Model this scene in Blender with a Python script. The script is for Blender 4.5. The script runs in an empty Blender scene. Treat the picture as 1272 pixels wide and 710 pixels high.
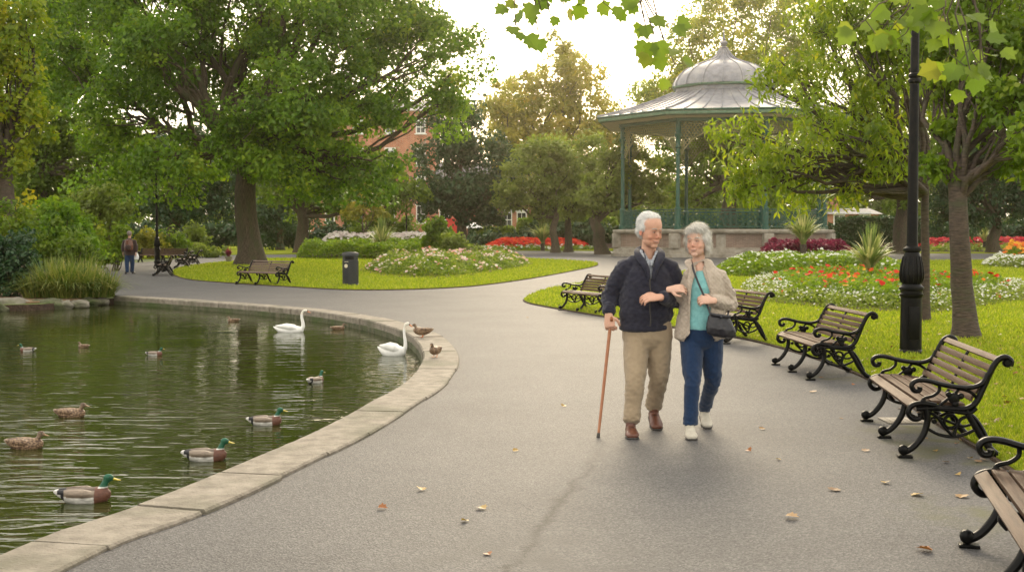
import bpy, bmesh, math, random
import numpy as np
from mathutils import Vector, Matrix, noise
from mathutils.geometry import tessellate_polygon

rnd = random.Random(11)
rng = np.random.default_rng(5)
scene = bpy.context.scene
COL = scene.collection
R = math.radians

# ------------------------------------------------------------------ camera
F = 1500.0          # focal length in photo pixels (1272 wide)
HC = 1.58           # eye height
PITCH = math.atan(67 / F)
cam_d = bpy.data.cameras.new('camera')
cam = bpy.data.objects.new('camera', cam_d); COL.objects.link(cam)
cam_d.sensor_width = 36; cam_d.lens = 36 * F / 1272
cam_d.clip_start = 0.05; cam_d.clip_end = 3000
cam.location = (0, 0, HC)
cam.rotation_euler = (math.pi / 2 - PITCH, 0, 0)
cam_d.dof.use_dof = True; cam_d.dof.focus_distance = 9.6; cam_d.dof.aperture_fstop = 8
scene.camera = cam
cp, sp = math.cos(PITCH), math.sin(PITCH)

# ------------------------------------------------------------------ light
SUN_EL, SUN_AZ = R(23), R(4)      # azimuth from +Y towards +X
w = bpy.data.worlds.new('World'); scene.world = w; w.use_nodes = True
nt = w.node_tree; nt.nodes.clear()
sky = nt.nodes.new('ShaderNodeTexSky'); sky.sky_type = 'NISHITA'; sky.sun_disc = False
sky.sun_elevation = SUN_EL; sky.sun_rotation = SUN_AZ
sky.air_density = 1.0; sky.dust_density = 4.0; sky.ozone_density = 1.0
tc = nt.nodes.new('ShaderNodeTexCoord')
cn = nt.nodes.new('ShaderNodeTexNoise'); cn.inputs['Scale'].default_value = 2.5; cn.inputs['Detail'].default_value = 5
cr = nt.nodes.new('ShaderNodeValToRGB')
cr.color_ramp.elements[0].position = .3; cr.color_ramp.elements[0].color = (9.2, 8.9, 8.3, 1)
cr.color_ramp.elements[1].position = .75; cr.color_ramp.elements[1].color = (15.0, 13.7, 11.4, 1)
mx = nt.nodes.new('ShaderNodeMix'); mx.data_type = 'RGBA'; mx.inputs[0].default_value = .72
bg = nt.nodes.new('ShaderNodeBackground'); bg.inputs[1].default_value = 0.15
wo = nt.nodes.new('ShaderNodeOutputWorld')
L = nt.links.new
L(tc.outputs['Generated'], cn.inputs['Vector']); L(cn.outputs['Fac'], cr.inputs[0])
L(sky.outputs[0], mx.inputs[6]); L(cr.outputs[0], mx.inputs[7]); L(mx.outputs[2], bg.inputs[0]); L(bg.outputs[0], wo.inputs[0])
sd = bpy.data.lights.new('sun', 'SUN'); sd.energy = 2.1; sd.angle = R(26); sd.color = (1, .83, .58)
sun = bpy.data.objects.new('sun', sd); COL.objects.link(sun)
sdir = Vector((math.sin(SUN_AZ) * math.cos(SUN_EL), math.cos(SUN_AZ) * math.cos(SUN_EL), math.sin(SUN_EL)))
sun.rotation_euler = sdir.to_track_quat('Z', 'Y').to_euler(); sun.location = (0, 60, 60)
scene.view_settings.view_transform = 'Standard'; scene.view_settings.look = 'None'
scene.view_settings.gamma = 1; scene.view_settings.exposure = 0.42
scene.render.film_transparent = False
cy = scene.cycles
cy.max_bounces = 8; cy.diffuse_bounces = 5; cy.glossy_bounces = 3; cy.transmission_bounces = 4
cy.volume_bounces = 0; cy.transparent_max_bounces = 8
cy.use_denoising = True; cy.sample_clamp_indirect = 6
cy.use_adaptive_sampling = True; cy.adaptive_threshold = 0.02

# ------------------------------------------------------------------ placing by measured bearings
def ray(px, py):
    xc = (px - 636) / F; yc = (355 - py) / F
    return Vector((xc, cp + yc * sp, -sp + yc * cp))
def G(px, py, z=0.0):
    d = ray(px, py); t = (z - HC) / d.z
    return Vector((d.x * t, d.y * t, z))
def P(px, py, Y):
    d = ray(px, py); t = Y / d.y
    return Vector((d.x * t, Y, HC + d.z * t))

# ------------------------------------------------------------------ object helpers
def tag(o, label=None, cat=None, group=None, kind=None):
    if label: o['label'] = label
    if cat: o['category'] = cat
    if group: o['group'] = group
    if kind: o['kind'] = kind
    return o
def empty(name, loc=(0, 0, 0), rz=0, parent=None):
    o = bpy.data.objects.new(name, None); COL.objects.link(o)
    o.location = loc; o.rotation_euler = (0, 0, rz); o.empty_display_size = .2
    if parent: o.parent = parent
    return o
def link(name, me, mats=(), parent=None):
    o = bpy.data.objects.new(name, me); COL.objects.link(o)
    for m in (mats if isinstance(mats, (list, tuple)) else [mats]): me.materials.append(m)
    if parent: o.parent = parent
    return o
def children(o): return [c for c in bpy.data.objects if c.parent == o]
def copy_tree(o, parent=None):
    c = o.copy(); COL.objects.link(c)
    if parent: c.parent = parent
    for ch in children(o): copy_tree(ch, c)
    return c

class MB:
    """collects shapes, builds one mesh object"""
    def __init__(s): s.v = []; s.f = []; s.mi = []; s.m = 0
    def add(s, vs, fs):
        n = len(s.v); s.v += [tuple(v) for v in vs]
        for f in fs: s.f.append([i + n for i in f]); s.mi.append(s.m)
        return s
    def box(s, c, d, rz=0, ry=0, rx=0, bev=0.0):
        c = Vector(c); hx, hy, hz = d[0] / 2, d[1] / 2, d[2] / 2
        M = Matrix.Rotation(rz, 4, 'Z') @ Matrix.Rotation(ry, 4, 'Y') @ Matrix.Rotation(rx, 4, 'X')
        if bev <= 0:
            pts = [(x, y, z) for z in (-hz, hz) for x, y in ((-hx, -hy), (hx, -hy), (hx, hy), (-hx, hy))]
            fs = [(3, 2, 1, 0), (4, 5, 6, 7), (0, 1, 5, 4), (1, 2, 6, 5), (2, 3, 7, 6), (3, 0, 4, 7)]
            return s.add([c + M @ Vector(p) for p in pts], fs)
        bm = bmesh.new(); bmesh.ops.create_cube(bm, size=1)
        for v in bm.verts: v.co = Vector((v.co.x * d[0], v.co.y * d[1], v.co.z * d[2]))
        bmesh.ops.bevel(bm, geom=bm.edges[:], offset=bev, segments=2, affect='EDGES', profile=.6)
        bm.verts.index_update()
        s.add([c + M @ v.co for v in bm.verts], [[v.index for v in f.verts] for f in bm.faces]); bm.free()
        return s
    def tube(s, pts, rad, seg=8, flat=1.0, up=None, cap=True):
        """tube along pts; rad float or list; flat = ratio of the second radius"""
        pts = [Vector(p) for p in pts]; n = len(pts)
        if not hasattr(rad, '__len__'): rad = [rad] * n
        vs = []; fs = []; prev = None
        for i, p in enumerate(pts):
            t = (pts[min(i + 1, n - 1)] - pts[max(i - 1, 0)])
            t = t.normalized() if t.length > 1e-9 else Vector((0, 0, 1))
            if up is not None:
                a = Vector(up)
            else:
                a = prev if prev is not None else (Vector((0, 0, 1)) if abs(t.z) < .9 else Vector((1, 0, 0)))
            u = a - t * a.dot(t)
            if u.length < 1e-6: u = t.orthogonal()
            u.normalize(); prev = u; b = t.cross(u)
            r = rad[i]; ra, rb = (r if not isinstance(r, tuple) else r[0]), (r * flat if not isinstance(r, tuple) else r[1])
            for k in range(seg):
                an = 2 * math.pi * k / seg
                vs.append(p + u * (math.cos(an) * ra) + b * (math.sin(an) * rb))
        for i in range(n - 1):
            for k in range(seg):
                k2 = (k + 1) % seg
                fs.append((i * seg + k, i * seg + k2, (i + 1) * seg + k2, (i + 1) * seg + k))
        if cap:
            fs.append(tuple(reversed(range(seg)))); fs.append(tuple((n - 1) * seg + k for k in range(seg)))
        return s.add(vs, fs)
    def lathe(s, prof, seg=20, c=(0, 0, 0), a0=0, flat=False):
        c = Vector(c); vs = []; fs = []; n = len(prof)
        for r, z in prof:
            for k in range(seg):
                an = a0 + 2 * math.pi * k / seg
                vs.append(c + Vector((r * math.cos(an), r * math.sin(an), z)))
        for i in range(n - 1):
            for k in range(seg):
                k2 = (k + 1) % seg
                fs.append((i * seg + k, i * seg + k2, (i + 1) * seg + k2, (i + 1) * seg + k))
        fs.append(tuple(reversed(range(seg)))); fs.append(tuple((n - 1) * seg + k for k in range(seg)))
        return s.add(vs, fs)
    def ell(s, c, r, seg=12, rings=8, M=None):
        c = Vector(c); r = (r, r, r) if not hasattr(r, '__len__') else r
        vs = []; fs = []
        for i in range(1, rings):
            th = math.pi * i / rings
            for k in range(seg):
                an = 2 * math.pi * k / seg
                vs.append(Vector((r[0] * math.sin(th) * math.cos(an), r[1] * math.sin(th) * math.sin(an), r[2] * math.cos(th))))
        top = len(vs); vs.append(Vector((0, 0, r[2]))); bot = len(vs); vs.append(Vector((0, 0, -r[2])))
        for i in range(rings - 2):
            for k in range(seg):
                k2 = (k + 1) % seg
                fs.append((i * seg + k, (i + 1) * seg + k, (i + 1) * seg + k2, i * seg + k2))
        for k in range(seg):
            k2 = (k + 1) % seg
            fs.append((top, k, k2)); fs.append((bot, (rings - 2) * seg + k2, (rings - 2) * seg + k))
        if M is not None: vs = [M @ v for v in vs]
        return s.add([c + v for v in vs], fs)
    def build(s, name, mats=(), parent=None, smooth=40, bevel=0):
        me = bpy.data.meshes.new(name); me.from_pydata(s.v, [], s.f)
        o = link(name, me, mats, parent)
        me.polygons.foreach_set('material_index', s.mi)
        if bevel:
            bm = bmesh.new(); bm.from_mesh(me)
            es = [e for e in bm.edges if e.is_manifold and e.calc_face_angle(0) > .5]
            bmesh.ops.bevel(bm, geom=es, offset=bevel, segments=1, affect='EDGES'); bm.to_mesh(me); bm.free()
        if smooth:
            me.polygons.foreach_set('use_smooth', [True] * len(me.polygons)); me.set_sharp_from_angle(angle=R(smooth))
        me.update(); return o

def catmull(pts, n=6, closed=False):
    pts = [Vector(p) for p in pts]; out = []; m = len(pts)
    rng_ = range(m if closed else m - 1)
    for i in rng_:
        g = (lambda k: pts[k % m]) if closed else (lambda k: pts[max(0, min(m - 1, k))])
        p0, p1, p2, p3 = g(i - 1), g(i), g(i + 1), g(i + 2)
        for j in range(n):
            t = j / n
            out.append(.5 * ((2 * p1) + (p2 - p0) * t + (2 * p0 - 5 * p1 + 4 * p2 - p3) * t * t + (3 * p1 - p0 - 3 * p2 + p3) * t ** 3))
    if not closed: out.append(pts[-1])
    return out
def offset_line(pts, d):
    out = []
    for i, p in enumerate(pts):
        t = pts[min(i + 1, len(pts) - 1)] - pts[max(i - 1, 0)]
        t.z = 0; t.normalize(); out.append(p + Vector((t.y, -t.x, 0)) * d)
    return out

# ------------------------------------------------------------------ numpy mesh of many small faces
def np_mesh(name, V, Fq, var=None, mats=(), parent=None, smooth=False, col=None):
    me = bpy.data.meshes.new(name); nv = len(V); nf, k = Fq.shape
    me.vertices.add(nv); me.vertices.foreach_set('co', V.astype(np.float32).ravel())
    me.loops.add(nf * k); me.loops.foreach_set('vertex_index', Fq.astype(np.int32).ravel())
    me.polygons.add(nf); me.polygons.foreach_set('loop_start', np.arange(0, nf * k, k, dtype=np.int32))
    if smooth: me.polygons.foreach_set('use_smooth', np.ones(nf, dtype=bool))
    if var is not None:
        a = me.attributes.new('var', 'FLOAT', 'FACE'); a.data.foreach_set('value', var.astype(np.float32))
    me.update(calc_edges=True); me.validate()
    return link(name, me, mats, parent)
def leaf_faces(C, out, size, aspect=.6, droop=.5, fold=.25, jit=.8, rg=rng, szvar=.35):
    """kite-shaped leaves. C centres (N,3); out outward unit vectors; returns V, F(quads)"""
    N = len(C)
    nrm = out * (1 - jit * .5) + rg.normal(0, 1, (N, 3)) * jit + np.array([0, 0, .45])
    nrm /= np.linalg.norm(nrm, axis=1)[:, None] + 1e-9
    t = rg.normal(0, 1, (N, 3)) + out * .6 + np.array([0, 0, -droop * 1.6])
    t -= nrm * (t * nrm).sum(1)[:, None]; t /= np.linalg.norm(t, axis=1)[:, None] + 1e-9
    b = np.cross(nrm, t)
    s = size * (1 + rg.uniform(-szvar, szvar, N))[:, None]
    w_ = s * aspect * .5
    V = np.empty((N, 4, 3))
    V[:, 0] = C - t * s * .5
    V[:, 1] = C + b * w_ + nrm * w_ * fold * 2 - t * s * .05
    V[:, 2] = C + t * s * .5
    V[:, 3] = C - b * w_ + nrm * w_ * fold * 2 - t * s * .05
    return V.reshape(-1, 3), np.arange(N * 4).reshape(N, 4)

# ------------------------------------------------------------------ materials
def new_mat(name):
    m = bpy.data.materials.new(name); m.use_nodes = True
    n = m.node_tree; b = n.nodes['Principled BSDF']; return m, n, b
def nd(n, t, **kw):
    x = n.nodes.new(t)
    for k, v in kw.items():
        if k in x.inputs: x.inputs[k].default_value = v
        else: setattr(x, k, v)
    return x
def ramp(n, stops, interp='LINEAR'):
    r = n.nodes.new('ShaderNodeValToRGB'); e = r.color_ramp; e.interpolation = interp
    while len(e.elements) < len(stops): e.elements.new(.5)
    for el, (p, c) in zip(e.elements, stops): el.position = p; el.color = (*c, 1) if len(c) == 3 else c
    return r
def pmat(name, c1, c2=None, scale=8, rough=.6, bump=0, bscale=None, metal=0, spec=.5, detail=6, stretch=None, c3=None, s3=1.5, coat=0):
    m, n, b = new_mat(name); Lk = n.links.new
    b.inputs['Roughness'].default_value = rough; b.inputs['Metallic'].default_value = metal
    b.inputs['Specular IOR Level'].default_value = spec
    b.inputs['Coat Weight'].default_value = coat
    t = nd(n, 'ShaderNodeTexCoord'); src = t.outputs['Object']
    if stretch:
        mp = nd(n, 'ShaderNodeMapping'); mp.inputs['Scale'].default_value = stretch; Lk(src, mp.inputs[0]); src = mp.outputs[0]
    if c2 is None: b.inputs['Base Color'].default_value = (*c1, 1)
    else:
        no = nd(n, 'ShaderNodeTexNoise', Scale=scale, Detail=detail); Lk(src, no.inputs['Vector'])
        r = ramp(n, [(.32, c1), (.68, c2)]); Lk(no.outputs['Fac'], r.inputs[0]); out = r.outputs[0]
        if c3 is not None:
            n3 = nd(n, 'ShaderNodeTexNoise', Scale=s3, Detail=4); Lk(src, n3.inputs['Vector'])
            r3 = ramp(n, [(.5, (0, 0, 0)), (.72, (1, 1, 1))]); Lk(n3.outputs['Fac'], r3.inputs[0])
            mm = nd(n, 'ShaderNodeMix', data_type='RGBA'); Lk(r3.outputs[0], mm.inputs[0]); Lk(out, mm.inputs[6]); mm.inputs[7].default_value = (*c3, 1); out = mm.outputs[2]
        Lk(out, b.inputs['Base Color'])
    if bump:
        nb = nd(n, 'ShaderNodeTexNoise', Scale=bscale or scale * 2, Detail=6); Lk(src, nb.inputs['Vector'])
        bp = nd(n, 'ShaderNodeBump', Strength=min(1, bump * 10), Distance=bump * .1); Lk(nb.outputs['Fac'], bp.inputs['Height']); Lk(bp.outputs[0], b.inputs['Normal'])
    return m
def leafmat(name, stops, trans=.5, tcol=(1.5, 1.6, .7), rough=.45, spec=.4):
    m, n, b = new_mat(name); Lk = n.links.new
    a = nd(n, 'ShaderNodeAttribute', attribute_name='var')
    r = ramp(n, stops); Lk(a.outputs['Fac'], r.inputs[0]); Lk(r.outputs[0], b.inputs['Base Color'])
    b.inputs['Roughness'].default_value = rough; b.inputs['Specular IOR Level'].default_value = spec
    mul = nd(n, 'ShaderNodeMix', data_type='RGBA', blend_type='MULTIPLY'); mul.inputs[0].default_value = 1
    Lk(r.outputs[0], mul.inputs[6]); mul.inputs[7].default_value = (*tcol, 1)
    tr = nd(n, 'ShaderNodeBsdfTranslucent'); Lk(mul.outputs[2], tr.inputs[0])
    ms = nd(n, 'ShaderNodeMixShader'); ms.inputs[0].default_value = trans
    Lk(b.outputs[0], ms.inputs[1]); Lk(tr.outputs[0], ms.inputs[2])
    Lk(ms.outputs[0], n.nodes['Material Output'].inputs[0]); return m

M = {}
# leaves
M['leaf_sycamore'] = leafmat('leaf_sycamore', [(0, (.06, .125, .012)), (.4, (.14, .245, .02)), (.7, (.25, .35, .026)), (.93, (.38, .38, .03)), (1, (.48, .32, .03))])
M['leaf_gold'] = leafmat('leaf_gold', [(0, (.13, .20, .015)), (.4, (.27, .32, .02)), (.75, (.48, .42, .025)), (1, (.58, .36, .02))])
M['leaf_mid'] = leafmat('leaf_mid', [(0, (.07, .12, .014)), (.5, (.16, .23, .022)), (.85, (.24, .27, .03)), (1, (.34, .31, .03))])
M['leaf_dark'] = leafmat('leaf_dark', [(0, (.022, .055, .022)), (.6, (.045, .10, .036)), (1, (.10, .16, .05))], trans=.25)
M['leaf_pale'] = leafmat('leaf_pale', [(0, (.13, .17, .035)), (.5, (.22, .27, .06)), (1, (.34, .36, .10))])
M['leaf_amber'] = leafmat('leaf_amber', [(0, (.20, .21, .03)), (.4, (.34, .31, .05)), (.8, (.48, .36, .06)), (1, (.54, .28, .05))])
M['leaf_cherry'] = leafmat('leaf_cherry', [(0, (.12, .18, .014)), (.4, (.22, .29, .02)), (.7, (.38, .40, .03)), (.92, (.50, .42, .04)), (1, (.60, .32, .07))], rough=.35)
M['leaf_bright'] = leafmat('leaf_bright', [(0, (.10, .17, .015)), (.6, (.19, .27, .02)), (1, (.34, .34, .03))])
M['leaf_plane'] = leafmat('leaf_plane', [(0, (.10, .16, .02)), (.6, (.17, .23, .03)), (1, (.30, .26, .04))], trans=.55)
M['bark'] = pmat('bark', (.045, .035, .024), (.14, .11, .075), 9, .9, .25, 14, stretch=(3, 3, .5), c3=(.07, .08, .035), s3=1.2)
M['bark_red'] = pmat('bark_red', (.035, .024, .018), (.10, .07, .05), 12, .8, .2, 10, stretch=(1, 1, 4), c3=(.06, .06, .03), s3=2)
M['iron'] = pmat('iron', (.003, .003, .003), (.008, .0075, .007), 20, .33, .02, 40, spec=.14)
M['timber'] = pmat('timber', (.062, .036, .024), (.125, .080, .055), 6, .55, .05, 30, stretch=(.6, 9, 9), c3=(.155, .11, .08), s3=2.2, spec=.10)
for _k in ('timber', 'bark'):      # every bench and trunk weathers a little differently
    n_ = M[_k].node_tree; b_ = n_.nodes['Principled BSDF']; l_ = b_.inputs['Base Color'].links[0]; s_ = l_.from_socket
    oi_ = nd(n_, 'ShaderNodeObjectInfo'); r_ = ramp(n_, [(0, (.72, .66, .62)), (1, (1.2, 1.18, 1.15))]); n_.links.new(oi_.outputs['Random'], r_.inputs[0])
    x_ = nd(n_, 'ShaderNodeMix', data_type='RGBA', blend_type='MULTIPLY'); x_.inputs[0].default_value = 1; n_.links.new(s_, x_.inputs[6]); n_.links.new(r_.outputs[0], x_.inputs[7]); n_.links.new(x_.outputs[2], b_.inputs['Base Color'])
M['timber_dark'] = pmat('timber_dark', (.07, .04, .03), (.15, .09, .065), 6, .55, .04, 30, stretch=(.6, 9, 9))
M['soil'] = pmat('soil', (.035, .022, .014), (.08, .05, .032), 14, .95, .3, 20)
# ================================================================== SETTING
def flat_poly(name, outline, z, mat, holes=(), thick=0, kind='structure'):
    loops = [[Vector((p.x, p.y, 0)) for p in outline]] + [[Vector((p.x, p.y, 0)) for p in h] for h in holes]
    tris = tessellate_polygon(loops)
    vs = [Vector((p.x, p.y, z)) for l in loops for p in l]
    fs = []
    for a, b, c in tris:
        n = (vs[b] - vs[a]).cross(vs[c] - vs[a])
        if abs(n.z) < 1e-10: continue
        fs.append((a, b, c) if n.z > 0 else (a, c, b))
    mb = MB(); mb.add(vs, fs)
    if thick:
        for l in loops:
            n = len(l); base = len(mb.v)
            mb.add([Vector((p.x, p.y, z)) for p in l] + [Vector((p.x, p.y, z - thick)) for p in l],
                   [(i, (i + 1) % n, n + (i + 1) % n, n + i) for i in range(n)])
    o = mb.build(name, mat, smooth=0)
    if kind: o['kind'] = kind
    return o

inner_px = [(60, 668), (153, 638), (232, 608), (288, 584), (332, 565), (381, 544), (430, 519), (462, 501), (494, 483), (512, 468), (524, 452), (525, 438),
            (518, 425), (507, 416.5), (481, 406), (439, 395.5), (381, 387), (300, 379.5), (217, 373.5), (140, 369)]
near_off = [(-26, 9), (-22, 3), (-16, -.3), (-11, -.8), (-7.2, 0.0), (-5.2, 1.2), (-3.9, 2.8), (-3.05, 4.3), (-2.6, 5.3)]
kerb_in = [Vector((x, y, 0)) for x, y in near_off[3:]] + [G(*p) for p in inner_px]
kerb_in = catmull(kerb_in, 8)
shore = [G(100, 372), G(50, 376), G(0, 377), G(-80, 380), G(-200, 383), Vector((-22, 24, 0)), Vector((-27, 17, 0))] + [Vector((x, y, 0)) for x, y in near_off[:3]]
pond_line = kerb_in + shore
WZ = -.17
# offset_line: left-hand normal rotated; kerb runs clockwise seen from above -> outside is on the right of travel
kerb_out = offset_line(kerb_in, .44)
kerb_mid = offset_line(kerb_in, .22)

def grass_mat(name, d1, d2, d3):
    m, n, b = new_mat(name); Lk = n.links.new
    t = nd(n, 'ShaderNodeTexCoord')
    n1 = nd(n, 'ShaderNodeTexNoise', Scale=.35, Detail=5); n2 = nd(n, 'ShaderNodeTexNoise', Scale=60, Detail=4, Roughness=.7); n3 = nd(n, 'ShaderNodeTexNoise', Scale=5, Detail=6)
    for q in (n1, n2, n3): Lk(t.outputs['Object'], q.inputs['Vector'])
    r1 = ramp(n, [(.3, d1), (.7, d2)]); Lk(n1.outputs['Fac'], r1.inputs[0])
    r2 = ramp(n, [(.3, (.55, .55, .5)), (.7, (1.25, 1.25, 1.1))]); Lk(n2.outputs['Fac'], r2.inputs[0])
    mu = nd(n, 'ShaderNodeMix', data_type='RGBA', blend_type='MULTIPLY'); mu.inputs[0].default_value = .8; Lk(r1.outputs[0], mu.inputs[6]); Lk(r2.outputs[0], mu.inputs[7])
    r3 = ramp(n, [(.56, (0, 0, 0)), (.72, (1, 1, 1))]); Lk(n3.outputs['Fac'], r3.inputs[0])
    ms = nd(n, 'ShaderNodeMath', operation='MULTIPLY'); ms.inputs[1].default_value = .45; Lk(r3.outputs[0], ms.inputs[0])
    m2 = nd(n, 'ShaderNodeMix', data_type='RGBA'); Lk(ms.outputs[0], m2.inputs[0]); Lk(mu.outputs[2], m2.inputs[6]); m2.inputs[7].default_value = (*d3, 1)
    Lk(m2.outputs[2], b.inputs['Base Color']); b.inputs['Roughness'].default_value = .85; b.inputs['Specular IOR Level'].default_value = .02
    bp = nd(n, 'ShaderNodeBump', Strength=.8, Distance=.03); Lk(n2.outputs['Fac'], bp.inputs['Height']); Lk(bp.outputs[0], b.inputs['Normal'])
    return m
M['grass'] = grass_mat('grass', (.19, .235, .018), (.27, .315, .025), (.17, .16, .035))
M['blade'] = leafmat('blade', [(0, (.17, .225, .018)), (.6, (.28, .335, .026)), (1, (.44, .41, .07))], trans=.5, tcol=(1.3, 1.4, .6), rough=.5, spec=.2)
M['park_ground'] = pmat('park_ground', (.05, .075, .015), (.12, .15, .025), 2, .95, .1, 30)

# asphalt: worn aggregate, joint line, stains
m, n, b = new_mat('asphalt'); Lk = n.links.new
t = nd(n, 'ShaderNodeTexCoord')
v1 = nd(n, 'ShaderNodeTexVoronoi', Scale=95); v2 = nd(n, 'ShaderNodeTexNoise', Scale=160, Detail=3); v3 = nd(n, 'ShaderNodeTexNoise', Scale=.8, Detail=7, Roughness=.6); v4 = nd(n, 'ShaderNodeTexNoise', Scale=3.5, Detail=6)
for q in (v1, v2, v3, v4): Lk(t.outputs['Object'], q.inputs['Vector'])
r1 = ramp(n, [(.0, (.044, .043, .044)), (.5, (.086, .083, .082)), (1, (.158, .152, .150))]); Lk(v1.outputs['Color'], r1.inputs[0])
r2 = ramp(n, [(.3, (.72, .72, .72)), (.7, (1.2, 1.2, 1.2))]); Lk(v2.outputs['Fac'], r2.inputs[0])
mu = nd(n, 'ShaderNodeMix', data_type='RGBA', blend_type='MULTIPLY'); mu.inputs[0].default_value = .7; Lk(r1.outputs[0], mu.inputs[6]); Lk(r2.outputs[0], mu.inputs[7])
r3 = ramp(n, [(.28, (.80, .79, .79)), (.5, (.97, .97, .97)), (.72, (1.10, 1.09, 1.08))]); Lk(v3.outputs['Fac'], r3.inputs[0])
mu2 = nd(n, 'ShaderNodeMix', data_type='RGBA', blend_type='MULTIPLY'); mu2.inputs[0].default_value = 1; Lk(mu.outputs[2], mu2.inputs[6]); Lk(r3.outputs[0], mu2.inputs[7])
# crack: distance to a wandering line between two ground points
ca, cb = G(612, 740), G(745, 560)
dx, dy = (cb - ca).normalized().x, (cb - ca).normalized().y
sx = nd(n, 'ShaderNodeSeparateXYZ'); Lk(t.outputs['Object'], sx.inputs[0])
mp1 = nd(n, 'ShaderNodeMath', operation='MULTIPLY_ADD'); mp1.inputs[1].default_value = dy; mp1.inputs[2].default_value = -(ca.x * dy - ca.y * dx); Lk(sx.outputs[0], mp1.inputs[0])
mp2 = nd(n, 'ShaderNodeMath', operation='MULTIPLY_ADD'); mp2.inputs[1].default_value = -dx; Lk(sx.outputs[1], mp2.inputs[0]); Lk(mp1.outputs[0], mp2.inputs[2])
nw = nd(n, 'ShaderNodeTexNoise', Scale=2.2, Detail=8, Roughness=.65); Lk(t.outputs['Object'], nw.inputs['Vector'])
mw = nd(n, 'ShaderNodeMath', operation='MULTIPLY_ADD'); mw.inputs[1].default_value = .34; mw.inputs[2].default_value = -.17; Lk(nw.outputs['Fac'], mw.inputs[0])
ad = nd(n, 'ShaderNodeMath', operation='ADD'); Lk(mp2.outputs[0], ad.inputs[0]); Lk(mw.outputs[0], ad.inputs[1])
ab = nd(n, 'ShaderNodeMath', operation='ABSOLUTE'); Lk(ad.outputs[0], ab.inputs[0])
rc = ramp(n, [(.0, (.30, .29, .28)), (.014, (.55, .54, .53)), (.05, (1, 1, 1))]); Lk(ab.outputs[0], rc.inputs[0])
fd = nd(n, 'ShaderNodeMapRange'); fd.inputs['From Min'].default_value = 7.2; fd.inputs['From Max'].default_value = 9.2; fd.inputs['To Min'].default_value = 1; fd.inputs['To Max'].default_value = 0; Lk(sx.outputs[1], fd.inputs['Value'])
mu3 = nd(n, 'ShaderNodeMix', data_type='RGBA', blend_type='MULTIPLY'); Lk(fd.outputs[0], mu3.inputs[0]); Lk(mu2.outputs[2], mu3.inputs[6]); Lk(rc.outputs[0], mu3.inputs[7])
last = mu3.outputs[2]
for (mpx, mpy, rad_) in ((1160, 548, .75), (1195, 566, .6), (1130, 530, .5), (1040, 470, .5), (1225, 640, .6), (640, 700, .9), (880, 440, .5)):      # moss by the right hand benches; the two patches further left are darker grey
    pm = G(mpx, mpy); dm_ = nd(n, 'ShaderNodeVectorMath', operation='DISTANCE'); Lk(t.outputs['Object'], dm_.inputs[0]); dm_.inputs[1].default_value = pm
    mr_ = nd(n, 'ShaderNodeMapRange'); mr_.inputs['From Min'].default_value = 0; mr_.inputs['From Max'].default_value = rad_; mr_.inputs['To Min'].default_value = 1.1; mr_.inputs['To Max'].default_value = 0; Lk(dm_.outputs['Value'], mr_.inputs['Value'])
    mm_ = nd(n, 'ShaderNodeMath', operation='MULTIPLY'); Lk(mr_.outputs[0], mm_.inputs[0]); rv = ramp(n, [(.42, (0, 0, 0)), (.62, (1, 1, 1))]); Lk(v4.outputs['Fac'], rv.inputs[0]); Lk(rv.outputs[0], mm_.inputs[1])
    mi_ = nd(n, 'ShaderNodeMix', data_type='RGBA'); Lk(mm_.outputs[0], mi_.inputs[0]); Lk(last, mi_.inputs[6]); mi_.inputs[7].default_value = (.085, .085, .035, 1) if mpx > 1000 else (.075, .072, .068, 1); last = mi_.outputs[2]
Lk(last, b.inputs['Base Color'])
rr = ramp(n, [(.2, (.68, .68, .68)), (.8, (.71, .71, .71))]); Lk(v4.outputs['Fac'], rr.inputs[0]); Lk(rr.outputs[0], b.inputs['Roughness'])
b.inputs['Specular IOR Level'].default_value = .32
bp = nd(n, 'ShaderNodeBump', Strength=.7, Distance=.004); Lk(v1.outputs['Distance'], bp.inputs['Height']); Lk(bp.outputs[0], b.inputs['Normal'])
M['asphalt'] = m

# kerb stone
M['kerb'] = pmat('kerb_stone', (.165, .14, .108), (.285, .25, .20), 9, .8, .12, 45, c3=(.11, .105, .065), s3=1.3)
M['moss'] = pmat('mossy_stone', (.05, .06, .025), (.13, .12, .075), 8, .9, .25, 20, c3=(.05, .08, .015), s3=2)

# water
m, n, b = new_mat('pond_water'); Lk = n.links.new
b.inputs['Base Color'].default_value = (.027, .033, .006, 1); b.inputs['Roughness'].default_value = .035; b.inputs['IOR'].default_value = 1.33
b.inputs['Specular IOR Level'].default_value = .5
t = nd(n, 'ShaderNodeTexCoord')
mpa = nd(n, 'ShaderNodeMapping'); mpa.inputs['Rotation'].default_value = (0, 0, R(-12)); mpa.inputs['Scale'].default_value = (.9, 3.1, 1); Lk(t.outputs['Object'], mpa.inputs[0])
na = nd(n, 'ShaderNodeTexNoise', Scale=1.35, Detail=1.5, Roughness=.45, Distortion=.9); Lk(mpa.outputs[0], na.inputs['Vector'])
mpb = nd(n, 'ShaderNodeMapping'); mpb.inputs['Rotation'].default_value = (0, 0, R(14)); mpb.inputs['Scale'].default_value = (2.0, 5.5, 1); Lk(t.outputs['Object'], mpb.inputs[0])
nb_ = nd(n, 'ShaderNodeTexNoise', Scale=2.4, Detail=2, Distortion=.3); Lk(mpb.outputs[0], nb_.inputs['Vector'])
nc = nd(n, 'ShaderNodeTexNoise', Scale=.22, Detail=3); Lk(t.outputs['Object'], nc.inputs['Vector'])
rcx = ramp(n, [(.36, (.25, .25, .25)), (.66, (1, 1, 1))]); Lk(nc.outputs['Fac'], rcx.inputs[0])
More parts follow.
